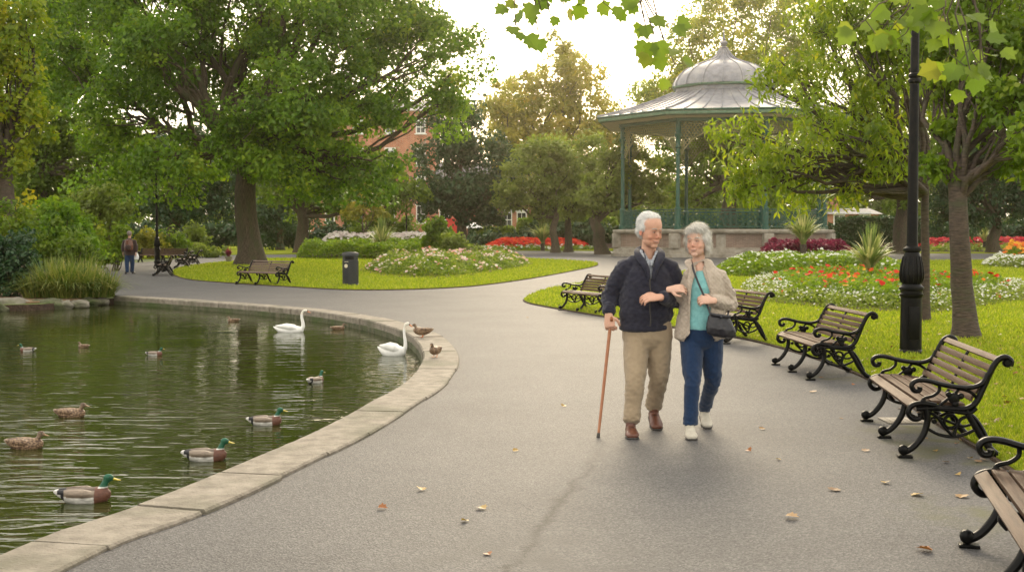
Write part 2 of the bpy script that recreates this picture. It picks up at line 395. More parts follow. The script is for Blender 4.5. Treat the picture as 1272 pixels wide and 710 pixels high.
s1 = nd(n, 'ShaderNodeMath', operation='MULTIPLY_ADD'); s1.inputs[1].default_value = .3; Lk(nb_.outputs['Fac'], s1.inputs[0]); Lk(na.outputs['Fac'], s1.inputs[2])
s2 = nd(n, 'ShaderNodeMath', operation='MULTIPLY'); Lk(s1.outputs[0], s2.inputs[0]); Lk(rcx.outputs[0], s2.inputs[1])
bp = nd(n, 'ShaderNodeBump', Strength=1.0, Distance=.055); sy_ = nd(n, 'ShaderNodeSeparateXYZ'); Lk(t.outputs['Object'], sy_.inputs[0]); my_ = nd(n, 'ShaderNodeMapRange'); my_.inputs['From Min'].default_value = 5; my_.inputs['From Max'].default_value = 17; my_.inputs['To Min'].default_value = 1.3; my_.inputs['To Max'].default_value = .30; Lk(sy_.outputs[1], my_.inputs['Value']); s4 = nd(n, 'ShaderNodeMath', operation='MULTIPLY'); Lk(s2.outputs[0], s4.inputs[0]); Lk(my_.outputs[0], s4.inputs[1]); Lk(s4.outputs[0], bp.inputs['Height']); Lk(bp.outputs[0], b.inputs['Normal'])
M['water'] = m

# ground sheet with the pond cut out
big = [Vector(p) for p in ((-700, -60, 0), (700, -60, 0), (700, 1200, 0), (-700, 1200, 0))]
hole = kerb_mid + shore
flat_poly('ground', big, -.03, M['park_ground'], holes=[hole])
# path
left_edge = [G(141, 366), G(136, 347), G(127, 332), G(112, 326)]
far_edge = [G(60, 326.5), G(-200, 328), G(-200, 323), G(60, 322), G(120, 323.5), G(170, 326), G(235, 320.5), G(260, 317.2), G(370, 316), G(450, 314), G(560, 312.2), G(640, 311.6), G(760, 312), G(900, 311), G(1040, 314), G(1100, 315), G(1240, 315), G(1500, 316)]
rest = [Vector((45, 20, 0)), Vector((40, -20, 0)), Vector((-30, -20, 0)), Vector((-30, -5, 0)), Vector((-14, -2.5, 0))]
path_poly = offset_line(kerb_in, .40) + left_edge + far_edge + rest
flat_poly('path', path_poly, 0.0, M['asphalt'])
# water and pond bed
flat_poly('pond_water', offset_line(kerb_in, .1) + shore, WZ, M['water'])
flat_poly('pond_bed', kerb_mid + shore, -.75, M['moss'])

# kerb: real blocks along the curve
def resample(pts, step):
    out = [pts[0]]; acc = 0
    for a, b_ in zip(pts, pts[1:]):
        l = (b_ - a).length; p = 0
        while acc + (l - p) >= step:
            p += step - acc; out.append(a.lerp(b_, p / l)); acc = 0
        acc += l - p
    return out
kl = resample(kerb_in, .12); mb = MB(); i = 0
while i < len(kl) - 4:
    k = rnd.choice([7, 8, 9, 10]); seg = kl[i:i + k + 1]
    if len(seg) < 3: break
    zt = .028 + rnd.uniform(-.004, .004); wo_ = .44 + rnd.uniform(-.012, .012)
    a_ = seg[:]; d0 = (a_[1] - a_[0]).normalized() * .010; d1 = (a_[-1] - a_[-2]).normalized() * .010
    a_[0] = a_[0] + d0; a_[-1] = a_[-1] - d1
    oi = offset_line(a_, rnd.uniform(-.006, .006)); oo = offset_line(a_, wo_)
    vs = []; nS = len(a_)
    for q, w_ in zip(oi, oo):
        dr = (w_ - q).normalized()
        jz = rnd.uniform(-.002, .002)
        ring = [q + Vector((0, 0, -.62)), q + Vector((0, 0, zt - .02)), q + dr * .016 + Vector((0, 0, zt + jz)), w_ - dr * .012 + Vector((0, 0, zt + jz)), w_ + Vector((0, 0, zt - .012)), w_ + Vector((0, 0, -.1))]
        vs += ring
    fs = []
    for j in range(nS - 1):
        for r_ in range(5): fs.append((j * 6 + r_, (j + 1) * 6 + r_, (j + 1) * 6 + r_ + 1, j * 6 + r_ + 1))
    fs.append(tuple(range(6))); fs.append(tuple(reversed([(nS - 1) * 6 + r_ for r_ in range(6)])))
    mb.add(vs, fs); i += k
kb = mb.build('pond_kerb', M['kerb'], smooth=30)
tag(kb, kind='structure')
# lower mossy course of the pond wall
mb = MB(); o1 = offset_line(kerb_in, .02)
vs = []
for p in o1: vs += [p + Vector((0, 0, -.75)), p + Vector((0, 0, -.10)), ]
o2 = offset_line(kerb_in, -.012)
vs = []
for j, p in enumerate(o2):
    wv = .012 * noise.noise(p * 2.3)
    vs += [p + Vector((wv, wv, -.75)), p + Vector((wv, wv, -.085 + wv)), kerb_in[j] + Vector((0, 0, -.08))]
fs = []
for j in range(len(o2) - 1):
    for r_ in range(2): fs.append((j * 3 + r_, (j + 1) * 3 + r_, (j + 1) * 3 + r_ + 1, j * 3 + r_ + 1))
mb = MB(); mb.add(vs, fs); tag(mb.build('pond_wall', M['moss'], smooth=60), kind='structure')

# lawns, a hand's breadth of turf above the path, with a thin edging
lawnA = [G(*p) for p in ((214, 339), (222, 344), (240, 348), (291, 352), (354, 356), (427, 360), (499, 360), (562, 357.5), (606, 353.6), (660, 346), (707, 337.5), (738, 331), (741, 327.5), (722, 325), (663, 322), (560, 318.5), (450, 319.5), (371, 321.5), (330, 321.8), (290, 325), (255, 328.5), (225, 333))]
lawnA = catmull(lawnA, 5, True)
lawnC = [G(*p) for p in ((651, 373), (658, 377), (694, 384), (760, 395), (830, 406), (905, 418), (940, 424.5), (1000, 441), (1068, 466), (1115, 492), (1157, 521), (1215, 557), (1272, 596), (1400, 700))]
lawnC = catmull(lawnC, 5) + [Vector((6.5, 2, 0)), Vector((12, -3, 0)), Vector((40, -3, 0)), Vector((42, 45, 0)), G(1450, 325)] + \
        catmull([G(1272, 324), G(1100, 324), G(1040, 326), G(930, 332), G(860, 337), G(790, 343), G(730, 351), G(680, 360), G(656, 368.5)], 4)
for nm, poly in (('lawn', lawnA), ('lawn', lawnC)):
    flat_poly(nm, poly, .035, M['grass'], thick=.05)
    mb = MB(); lp = [p for p in poly]
    a_ = offset_line(lp + [lp[0], lp[1]], .03)[:len(lp) + 1]; b2 = offset_line(lp + [lp[0], lp[1]], -.012)[:len(lp) + 1]
    vs = []
    for p, q in zip(a_, b2): vs += [Vector((p.x, p.y, -.01)), Vector((p.x, p.y, .022)), Vector((q.x, q.y, .024)), Vector((q.x, q.y, -.01))]
    fs = []
    for j in range(len(a_) - 1):
        for r_ in range(3): fs.append((j * 4 + r_, (j + 1) * 4 + r_, (j + 1) * 4 + r_ + 1, j * 4 + r_ + 1))
    mb.add(vs, fs); tag(mb.build('lawn_edging', M['soil'], smooth=0), kind='structure')
M['far_grass'] = grass_mat('far_grass', (.20, .25, .012), (.29, .33, .02), (.17, .19, .02))
far = [G(-500, 321), G(60, 320.6), G(160, 322), G(235, 318.6), G(262, 316.2), G(370, 315), G(450, 313), G(560, 311.3), G(640, 310.8), G(760, 311), G(900, 310), G(1040, 313), G(1100, 314.2), G(1240, 314.2), G(1500, 315), Vector((150, 90, 0)), Vector((150, 210, 0)), Vector((-150, 210, 0)), Vector((-120, 70, 0))]
flat_poly('far_lawn', far, .02, M['far_grass'], thick=.06)

# grass blades where the turf is near enough to show them
def inside(poly, X, Y):
    px = np.array([p.x for p in poly]); py = np.array([p.y for p in poly]); c = np.zeros(len(X), bool); j = len(poly) - 1
    for i in range(len(poly)):
        cnd = ((py[i] > Y) != (py[j] > Y)) & (X < (px[j] - px[i]) * (Y - py[i]) / (py[j] - py[i] + 1e-12) + px[i]); c ^= cnd; j = i
    return c
def blades(name, poly, n, ymax, ymin=3.5):
    d = ymin * (ymax / ymin) ** rng.uniform(0, 1, n)         # more blades near the viewer's path
    X = rng.uniform(-.5, .5, n) * d * .95; ok = inside(poly, X, d); X = X[ok]; Y = d[ok]; N = len(X)
    an = rng.uniform(0, 2 * np.pi, N); h = (.022 + .02 * rng.random(N)) * (1 + Y / 40); w_ = .0035 * (1 + Y / 7)
    lean = rng.normal(0, .5, (N, 2)) * h[:, None]
    V = np.zeros((N, 3, 3)); V[:, 0, 0] = X - np.cos(an) * w_; V[:, 0, 1] = Y - np.sin(an) * w_; V[:, 1, 0] = X + np.cos(an) * w_; V[:, 1, 1] = Y + np.sin(an) * w_
    V[:, 2, 0] = X + lean[:, 0]; V[:, 2, 1] = Y + lean[:, 1]; V[:, :2, 2] = .033; V[:, 2, 2] = .034 + h
    lo = np.array([noise.noise(Vector((x * .9, y * .6, 4))) for x, y in zip(X[::8], Y[::8])]); lo = np.repeat(lo, 8)[:N] * .7
    o = np_mesh(name, V.reshape(-1, 3), np.arange(N * 3).reshape(N, 3), np.clip(rng.beta(2, 2, N) + lo, 0, 1), M['blade'])
    tag(o, kind='stuff'); return o
tag(blades('grass', lawnC, 520000, 66), 'short green grass of the lawn behind the right hand benches', 'grass')
tag(blades('grass', lawnA, 260000, 80, 25), 'short green grass of the lawn round the litter bin', 'grass')
# ================================================================== TREES AND SHRUBS
def foliage(lobes, sub_r, leaf, per, droop=.5, aspect=.62, hollow=.35, seed=1, flat=.75, jit=.8, trend=0):
    """lobes: list of (centre, (rx,ry,rz)). returns V,F,var and the sub-clump centres"""
    rg = np.random.default_rng(seed); Cs = []; Os = []; vr = []; subs = []
    for c, r in lobes:
        c = np.array(c); r = np.array(r, float)
        area = 4 * np.pi * ((r[0] * r[1] + r[0] * r[2] + r[1] * r[2]) / 3)
        ns = max(4, int(area / (sub_r ** 2) * .42))
        u = rg.normal(0, 1, (ns, 3)); u /= np.linalg.norm(u, axis=1)[:, None]
        rad = rg.uniform(hollow, 1, ns) ** .5
        sc = c + u * rad[:, None] * r
        sc += rg.normal(0, sub_r * .35, sc.shape)
        for k in range(ns):
            m_ = int(per * 1.3 * rg.uniform(.55, 1.35)); sr = sub_r * rg.uniform(.6, 1.35)
            q = rg.normal(0, 1, (m_, 3)); q /= np.linalg.norm(q, axis=1)[:, None]
            rr = rg.uniform(.15, 1, m_) ** .55
            pos = sc[k] + q * rr[:, None] * sr * np.array([1, 1, flat]) 
            pos[:, 2] -= ((pos[:, 0] - sc[k][0]) ** 2 + (pos[:, 1] - sc[k][1]) ** 2) / sr * .35
            o_ = q * .8 + u[k] * .5; o_ /= np.linalg.norm(o_, axis=1)[:, None] + 1e-9
            Cs.append(pos); Os.append(o_)
            base = rg.beta(2.2, 3) * .75 + trend * max(0, u[k][2]) * .2
            vr.append(np.clip(base + rg.normal(0, .12, m_), 0, 1)); subs.append(sc[k])
    C_ = np.concatenate(Cs); O_ = np.concatenate(Os); vv = np.concatenate(vr)
    V, Fq = leaf_faces(C_, O_, leaf * 1.12, aspect, droop, .25, jit, rg)
    return V, Fq, vv, subs

def wob(a, b, n, amp, sag=0, seed=0):
    a, b = Vector(a), Vector(b); out = []
    for i in range(n + 1):
        t = i / n; p = a.lerp(b, t)
        k = math.sin(math.pi * t) * amp
        p += Vector((noise.noise(Vector((seed * 7.1, t * 2.2, 0))), noise.noise(Vector((seed * 3.3, t * 2.2, 9))), noise.noise(Vector((5, t * 2.2, seed * 1.7))))) * k * 2
        p.z += math.sin(math.pi * t) * sag
        out.append(p)
    return out
def lobe_px(spec, d, ratio=.85):
    out = []
    for q in spec:
        px, py, r = q[:3]; dd = q[3] if len(q) > 3 else 0; sq = q[4] if len(q) > 4 else .85
        c = P(px, py, d + dd); rm = r * (d + dd) / F
        out.append((tuple(c), (rm, rm * ratio, rm * sq)))
    return out
def tree(name, label, base, d, tr, spec, mat, leaf, sub_r=.8, per=60, fork=.32, seed=1, group=None, cat='tree', bark='bark', droop=.5, aspect=.62,
         trunk_top=None, lean=(0, 0), roots=True, hollow=.35, nsub=5, limb_r=.45, jit=.8, flat=.75, extra_limbs=(), ztrunk=None):
    """thing: trunk (with limbs) + crown"""
    rg = random.Random(seed)
    if len(base) == 2: b0 = P(base[0], 288, d); b0.z = .02
    else: b0 = Vector(base)
    root = empty(name, b0); tag(root, label, cat, group)
    lobes = lobe_px(spec, d) if not hasattr(spec[0][0], '__len__') else spec
    top = max(c[2] for c, r in lobes)
    ft = Vector(b0) + Vector((lean[0], lean[1], fork)) if ztrunk is None else Vector(ztrunk)
    mb = MB()
    pts = wob(b0 + Vector((0, 0, -.15)), ft, 8, tr * .5, seed=seed); n = len(pts)
    rad = [tr * (1.0 - .3 * i / (n - 1)) for i in range(n)]
    if roots: rad[0] *= 1.55; rad[1] *= 1.12
    mb.tube(pts, rad, 14, cap=False)
    # leader and limbs to each lobe
    V, Fq, vv, subs = foliage(lobes, sub_r, leaf, per, droop, aspect, hollow, seed, flat, jit)
    subs = [Vector(s_) for s_ in subs]
    for li, (c, r) in enumerate(lobes):
        c = Vector(c); away = (c - ft)
        st = pts[-1 - rg.choice([0, 0, 1])].copy()
        ln = away.length; lr = tr * limb_r * min(1, .55 + 2.2 / (ln + 2))
        lp = wob(st, c, 9, ln * .10, -ln * .05 if away.z > 0 else ln * .08, seed + li * 3)
        mb.tube(lp, [max(.012, lr * (1 - .82 * i / 9)) for i in range(10)], 7, cap=False)
        near = sorted(subs, key=lambda s_: (s_ - c).length)
        pick = [s_ for s_ in near if (s_ - c).length < max(r) * 1.15]; rg.shuffle(pick)
        for k, s_ in enumerate(pick[:nsub]):
            j = rg.choice([4, 5, 6, 7, 8]); bp_ = wob(lp[j], s_, 5, (s_ - lp[j]).length * .12, 0, seed + k)
            r0 = max(.01, lr * (1 - .82 * j / 9) * .5)
            mb.tube(bp_, [r0 * (1 - .75 * i / 5) for i in range(6)], 5, cap=False)
    for el in extra_limbs:
        lp = wob(el[0], el[1], 8, (Vector(el[1]) - Vector(el[0])).length * .08, 0, seed + 77); mb.tube(lp, [el[2] * (1 - .6 * i / 8) for i in range(9)], 9)
    mb.v = [tuple(Vector(v) - b0) for v in mb.v]
    mb.build('trunk', M[bark], root, smooth=60)
    V = V - np.array(b0)
    np_mesh('crown', V, Fq, vv, M[mat], root)
    return root
def shrub(name, label, spec, d, mat, leaf, sub_r=.3, per=60, seed=1, group=None, cat='shrub', droop=.3, aspect=.6, bed_z=0, stems=True, jit=.8, flat=.8):
    lobes = lobe_px(spec, d)
    cx = sum(c[0] for c, r in lobes) / len(lobes); cy_ = sum(c[1] for c, r in lobes) / len(lobes)
    b0 = Vector((cx, cy_, bed_z)); root = empty(name, b0); tag(root, label, cat, group)
    V, Fq, vv, subs = foliage(lobes, sub_r, leaf, per, droop, aspect, .3, seed, flat, jit)
    V[:, 2] = np.maximum(V[:, 2], bed_z + .01 + np.random.default_rng(seed).random(len(V)) * .02)
    np_mesh('foliage', V - np.array(b0), Fq, vv, M[mat], root)
    if stems:
        mb = MB(); rg = random.Random(seed)
        for s_ in rg.sample(subs, min(10, len(subs))):
            tgt = Vector(s_) - b0; a = Vector((tgt.x * .35, tgt.y * .35, -.05))
            mb.tube(wob(a, tgt, 4, .1, 0, rg.random() * 9), [.03 * (1 - i * .2) * max(1, leaf * 6) for i in range(5)], 5, cap=False)
        mb.build('stem', M['bark'], root)
    return root

# --- the big sycamore on the left lawn
d1 = 57
T1 = [(95, 95, 55, 2), (110, 30, 70, 3), (190, 20, 80, -1), (290, 30, 80, 2), (380, 20, 85, -2), (460, 20, 80, 2), (525, 50, 55, 0), (560, 92, 32, 0), (155, 140, 60, 0),
      (205, 95, 55, 4), (215, 195, 50, -3), (150, 215, 42, 1), (250, 203, 38, 3), (330, 110, 60, 3.5), (300, 178, 54, -4), (345, 165, 60, -3), (385, 110, 65, -4), (420, 165, 60, 0), (452, 108, 52, -1), (462, 200, 38, -2),
      (502, 92, 34, 1), (430, 228, 34, -1), (385, 215, 40, 2), (562, 125, 22, 1), (195, 55, 60, -4), (300, 70, 50, 5),
      (230, -80, 110, 0), (380, -90, 120, 1), (320, -190, 110, 0), (130, -50, 80, 0), (480, -60, 90, 0)]
b1 = P(311, 288, d1); b1.z = .03
tree('sycamore_tree', 'massive green sycamore with a thick ribbed trunk standing on the left lawn behind a bench', (b1.x, b1.y, .03), d1, .60, T1, 'leaf_sycamore', .205,
     sub_r=1.0, per=140, seed=3, ztrunk=P(303, 185, d1), limb_r=.55, nsub=7, hollow=.25,
     extra_limbs=[(P(306, 200, d1), P(268, 150, d1 - 1), .36), (P(268, 152, d1 - 1), P(240, 85, d1 - 1.5), .27), (P(268, 152, d1 - 1), P(287, 95, d1 - 2), .2), (P(268, 150, d1 - 1), P(228, 105, d1 - 2), .15),
                  (P(303, 190, d1), P(345, 110, d1 - 1.5), .36), (P(343, 112, d1 - 1.5), P(352, 20, d1 - 1), .28), (P(330, 150, d1), P(400, 120, d1 - 2), .2), (P(305, 190, d1), P(380, 150, d1 - 1.5), .2)])
# --- golden tree at the left edge
tree('maple_tree', 'yellow and gold leaved maple at the left edge of the view above the pond shrubs', (10, 300), 40, .30,
     [(-15, 30, 50), (25, 60, 34), (20, 120, 38), (-20, 150, 50), (15, 190, 34), (-5, 245, 24), (30, 15, 32), (-60, 60, 80), (-70, 200, 60), (-90, 120, 80), (45, 150, 15), (-20, -60, 70)], 'leaf_gold', .17, sub_r=.55, per=60, fork=4.2, seed=5, bark='bark_red')
# --- trees behind the left shrubs
tree('lime_tree', 'mid green lime tree between the gold maple and the big sycamore', (52, 300), 72, .42,
     [(80, 120, 55), (60, 205, 50), (110, 175, 50), (135, 235, 38), (35, 170, 40), (80, 60, 60), (150, 190, 40), (165, 240, 28), (20, 215, 35), (40, 100, 45), (90, 250, 35), (110, -20, 70), (40, 0, 60), (30, 240, 35)], 'leaf_mid', .27, sub_r=.9, per=60, fork=5, seed=8)
tree('holm_oak', 'dark dense oak behind the left path and its lamp', (215, 300), 92, .5,
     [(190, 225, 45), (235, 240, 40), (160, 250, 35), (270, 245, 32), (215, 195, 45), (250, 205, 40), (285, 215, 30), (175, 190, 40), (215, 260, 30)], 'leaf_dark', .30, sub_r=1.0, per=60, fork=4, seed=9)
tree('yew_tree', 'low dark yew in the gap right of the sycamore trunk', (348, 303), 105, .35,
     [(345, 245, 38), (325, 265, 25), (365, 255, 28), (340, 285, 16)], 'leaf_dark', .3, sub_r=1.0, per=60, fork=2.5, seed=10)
tree('plane_tree', 'thick trunked plane tree behind the hedge right of the sycamore', (375, 300), 92, .55,
     [(372, 240, 28), (410, 225, 45), (440, 250, 28), (400, 190, 40), (345, 225, 35), (455, 215, 35), (390, 150, 45), (350, 180, 40), (475, 232, 26), (498, 226, 22), (500, 250, 18), (515, 240, 15)], 'leaf_mid', .3, sub_r=1.0, per=62, fork=3.2, seed=12)
tree('rowan_tree', 'small orange tinted rowan above the white flowers', (452, 300), 85, .14,
     [(453, 245, 16), (440, 258, 13), (465, 262, 14), (450, 232, 10)], 'leaf_amber', .22, sub_r=.5, per=50, fork=1.5, seed=13)
# --- dark evergreen and golden trees in the middle
tree('evergreen_oak', 'dark bluish evergreen oak in the middle distance left of the pale trees', (574, 300), 96, .5,
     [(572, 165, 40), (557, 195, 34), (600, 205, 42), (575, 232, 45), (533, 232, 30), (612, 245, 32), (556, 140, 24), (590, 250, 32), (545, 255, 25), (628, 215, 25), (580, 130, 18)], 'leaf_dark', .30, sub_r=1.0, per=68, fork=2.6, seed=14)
tree('horse_chestnut', 'tall hazy golden chestnut rising behind the pale round trees', (680, 300), 125, .6,
     [(690, 95, 34), (655, 118, 34), (722, 112, 34), (690, 150, 45), (745, 140, 32), (650, 165, 35), (692, 68, 20), (640, 145, 25), (725, 170, 40), (760, 165, 30), (670, 190, 35), (632, 190, 28), (708, 78, 18), (762, 185, 28)], 'leaf_amber', .40, sub_r=1.2, per=46, fork=7, seed=15, hollow=.15)
tree('beech_tree', 'orange tinted beech beside the tall hazy golden chestnut', (622, 300), 122, .3,
     [(620, 118, 18), (632, 135, 20), (612, 140, 16), (625, 165, 22)], 'leaf_amber', .36, sub_r=1.0, per=44, fork=8, seed=16)
gp = 'pale round crowned trees left of the bandstand'
tree('catalpa_tree', 'pale green round tree with the leftmost trunk left of the bandstand', (690, 300), 92, .33,
     [(655, 215, 38), (690, 200, 32), (640, 240, 24), (680, 245, 30), (670, 190, 24), (625, 250, 16), (665, 258, 16)], 'leaf_pale', .28, sub_r=.85, per=58, fork=3.0, seed=17, group=gp, flat=.6)
tree('catalpa_tree', 'pale green round tree whose straight trunk is second of three left of the bandstand', (706, 300), 95, .33,
     [(712, 205, 32), (728, 190, 26), (712, 245, 26), (700, 225, 28), (735, 225, 28), (720, 258, 14)], 'leaf_pale', .28, sub_r=.85, per=58, fork=3.0, seed=18, group=gp, flat=.6)
tree('catalpa_tree', 'pale green tree with a leaning forked trunk beside the bandstand plinth', (748, 303), 86, .5,
     [(762, 215, 32), (775, 245, 22), (745, 240, 24), (790, 220, 30), (735, 252, 16), (815, 230, 26), (770, 190, 28)], 'leaf_pale', .27, sub_r=.8, per=58, fork=2.6, seed=19, group=gp, flat=.6, lean=(-.6, 0))
# --- behind the bandstand
tree('elm_tree', 'brown trunked elm seen between the bandstand columns', (907, 300), 104, .75,
     [(880, 205, 35), (930, 190, 45), (840, 225, 32), (960, 225, 38), (905, 160, 40), (860, 250, 22), (985, 190, 40), (870, 165, 40), (940, 245, 20), (830, 190, 30)], 'leaf_bright', .33, sub_r=1.1, per=56, fork=5.5, seed=20)
tree('ash_tree', 'tall hazy yellow green ash rising behind the bandstand dome', (900, 300), 128, .6,
     [(850, 85, 35), (835, 120, 35), (905, 60, 42), (950, 45, 42), (930, 100, 45), (870, 110, 45), (985, 80, 40), (880, 20, 40), (960, -10, 50), (1010, 30, 45), (810, 110, 26), (810, 150, 28), (855, 40, 24), (860, 150, 35), (920, -30, 50)], 'leaf_gold', .36, sub_r=1.25, per=50, fork=8, seed=21, hollow=.15)
tree('linden_tree', 'broad linden with a stout trunk on the far lawn right of the bandstand', (1120, 300), 88, .62,
     [(1060, 215, 36), (1100, 190, 45), (1035, 190, 36), (1145, 205, 42), (1075, 165, 45), (1120, 235, 25), (1030, 235, 26), (1160, 160, 45), (1090, 120, 50)], 'leaf_mid', .28, sub_r=.95, per=60, fork=4.5, seed=22)
tree('hornbeam_tree', 'dense dark hornbeam behind the far right red flower bed', (1235, 300), 92, .5,
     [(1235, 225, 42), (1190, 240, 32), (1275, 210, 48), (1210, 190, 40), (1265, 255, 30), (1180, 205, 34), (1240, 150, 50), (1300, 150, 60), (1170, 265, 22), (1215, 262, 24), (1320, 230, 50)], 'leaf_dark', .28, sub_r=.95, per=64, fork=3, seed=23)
tree('sweet_chestnut', 'green chestnut filling the background at the upper right corner', (1330, 300), 70, .5,
     [(1230, 90, 60), (1280, 50, 70), (1200, 30, 60), (1300, 130, 60), (1160, 70, 50), (1110, 40, 50), (1350, 50, 80), (1250, -20, 70), (1130, 110, 40)], 'leaf_mid', .25, sub_r=.9, per=60, fork=6, seed=24)
# --- right lawn, near
dc = 21
tree('cherry_tree', 'slender weeping cherry behind the lamp post with yellow and orange tinged leaves', (1150, 400), dc, .085,
     [(1000, 100, 36, 0), (1040, 60, 42, 1), (1085, 90, 46, 0), (1010, 155, 40, -1), (925, 205, 13), (915, 235, 9), (940, 240, 9), (985, 235, 12), (1055, 240, 16), (905, 175, 7), (968, 190, 24, -.5), (1060, 160, 48, 0), (1112, 185, 36, -1), (1135, 130, 46, 1), (955, 215, 14, -.5), (1000, 205, 28, 0), (950, 105, 14, 0),
      (1095, 35, 46, 0), (1050, 8, 44, 0), (1010, 20, 30, 1), (1030, 215, 22, .5), (968, 75, 16, 0), (1140, 60, 50, 0), (1090, 215, 22, 0), (930, 165, 10), (945, 195, 12), (1120, -30, 60, 0)], 'leaf_cherry', .125, sub_r=.30, per=40, seed=25,
     droop=1.3, aspect=.34, bark='bark_red', ztrunk=P(1150, 215, dc), limb_r=.8, nsub=10, hollow=.1, flat=1.1,
     extra_limbs=[(P(1150, 222, dc), P(1060, 160, dc), .035), (P(1062, 162, dc), P(985, 110, dc), .02), (P(1150, 235, dc), P(1040, 225, dc - .5), .02), (P(1150, 226, dc), P(1190, 160, dc), .06)])
dt = 17.7
tree('hawthorn_tree', 'near tree with a stout brown ringed trunk on the right lawn past the lamp post', (1203, 400), dt, .175,
     [(1225, 60, 46, 0), (1262, 120, 42, -.5), (1180, 95, 42, .8), (1240, 185, 30, 0), (1172, 165, 28, .5), (1285, 60, 50, 0), (1215, 0, 50, 0), (1290, 190, 36, .5), (1215, 140, 36, 1), (1160, 40, 36, 1), (1265, 20, 50, 1), (1320, 130, 50, 0), (1250, -50, 60, 0), (1170, 215, 14), (1262, 165, 20, -1)], 'leaf_bright', .105, sub_r=.26, per=46, seed=26,
     bark='bark_red', ztrunk=P(1188, 225, dt), limb_r=.36, nsub=9, hollow=.1, aspect=.6, droop=.8,
     extra_limbs=[(P(1188, 235, dt), P(1172, 175, dt), .07), (P(1190, 232, dt), P(1230, 175, dt), .06), (P(1230, 176, dt), P(1262, 130, dt), .05), (P(1200, 215, dt), P(1260, 195, dt - .4), .05)])

# --- shrubs on the left bank
shrub('laurel_bush', 'tall yellow green laurel beside the path left of the walking man', [(128, 245, 24), (118, 275, 26), (142, 262, 18), (100, 262, 22), (125, 300, 22)], 52, 'leaf_pale', .20, .5, 60, 31)
shrub('spindle_bush', 'bright yellow bush at the path edge left of the walking man', [(143, 300, 14), (136, 313, 14), (150, 286, 10), (126, 312, 12)], 49, 'leaf_bright', .16, .35, 55, 32)
shrub('rhododendron_bush', 'dark green rounded bush behind the long grass clump', [(62, 285, 26), (45, 300, 24), (85, 290, 24), (100, 305, 18), (70, 268, 20)], 38, 'leaf_sycamore', .15, .38, 60, 33)
shrub('elder_bush', 'broad mid green bush filling the bank behind the long grass', [(70, 300, 26), (95, 320, 20), (50, 322, 20), (112, 318, 14), (30, 290, 22), (10, 275, 26)], 35, 'leaf_mid', .13, .34, 60, 45)
shrub('juniper_bush', 'dark feathery low bush at the left edge over the water', [(20, 318, 26), (-10, 320, 30), (40, 335, 20), (12, 345, 24), (-30, 340, 34), (28, 300, 16)], 29.5, 'leaf_dark', .10, .26, 70, 34)
shrub('fern_bush', 'mid green fern like bush rising between the dark bushes', [(95, 275, 18), (75, 262, 16), (110, 290, 14)], 44, 'leaf_bright', .15, .35, 55, 44)
shrub('azalea_bush', 'orange and green mottled azalea behind the far timber bench', [(186, 295, 13), (176, 302, 12), (192, 306, 12)], 73, 'leaf_amber', .2, .4, 50, 35)
shrub('hebe_bush', 'bright green rounded bush behind the far left lamp', [(212, 297, 14), (225, 304, 12), (205, 304, 12), (232, 310, 10)], 74, 'leaf_bright', .2, .4, 50, 36)
shrub('elaeagnus_bush', 'silvery pale round bush right of the far left lamp', [(243, 290, 10), (236, 294, 8), (250, 296, 9)], 78, 'leaf_pale', .2, .4, 50, 37)
shrub('box_bush', 'low green bush with pale edges beside the far stone bench', [(247, 311, 8), (262, 313, 7), (238, 313, 6), (275, 312, 7)], 74, 'leaf_pale', .18, .35, 46, 38)

# --- a wood that closes the far side of the park: nobody could count it
lob = []
rg_ = random.Random(4)
for x in range(-120, 125, 5):
    h = 8.5 + 3 * noise.noise(Vector((x * .07, 3, 1))) + (4 if x < -28 or x > 30 else 0)
    yy = 150 + rg_.uniform(-6, 6)
    lob += [((x, yy, h * .35), (4.5, 3, h * .35)), ((x + 2, yy + 3, h * .72), (4.2, 3, h * .3))]
V, Fq, vv, subs = foliage(lob, 1.5, .75, 34, seed=50)
tag(np_mesh('woodland', V, Fq, vv, M['leaf_mid']), 'hazy band of distant woodland closing the far side of the park', 'woodland', kind='stuff')
lob = []
for px in range(-60, 1340, 22):
    if 495 < px < 665: hh = 5
    elif 1030 < px < 1090: hh = 4
    else: hh = 12
    dd = 112 + 5 * noise.noise(Vector((px * .02, 0, 0)))
    lob.append((tuple(P(px, 302 - hh, dd)), (1.4, 1.0, hh * dd / F)))
V, Fq, vv, subs = foliage(lob, .6, .40, 44, seed=51)
tag(np_mesh('far_shrubbery', V, Fq, vv, M['leaf_dark']), 'dark mixed shrubbery along the far edge of the park lawn', 'shrubbery', kind='stuff')

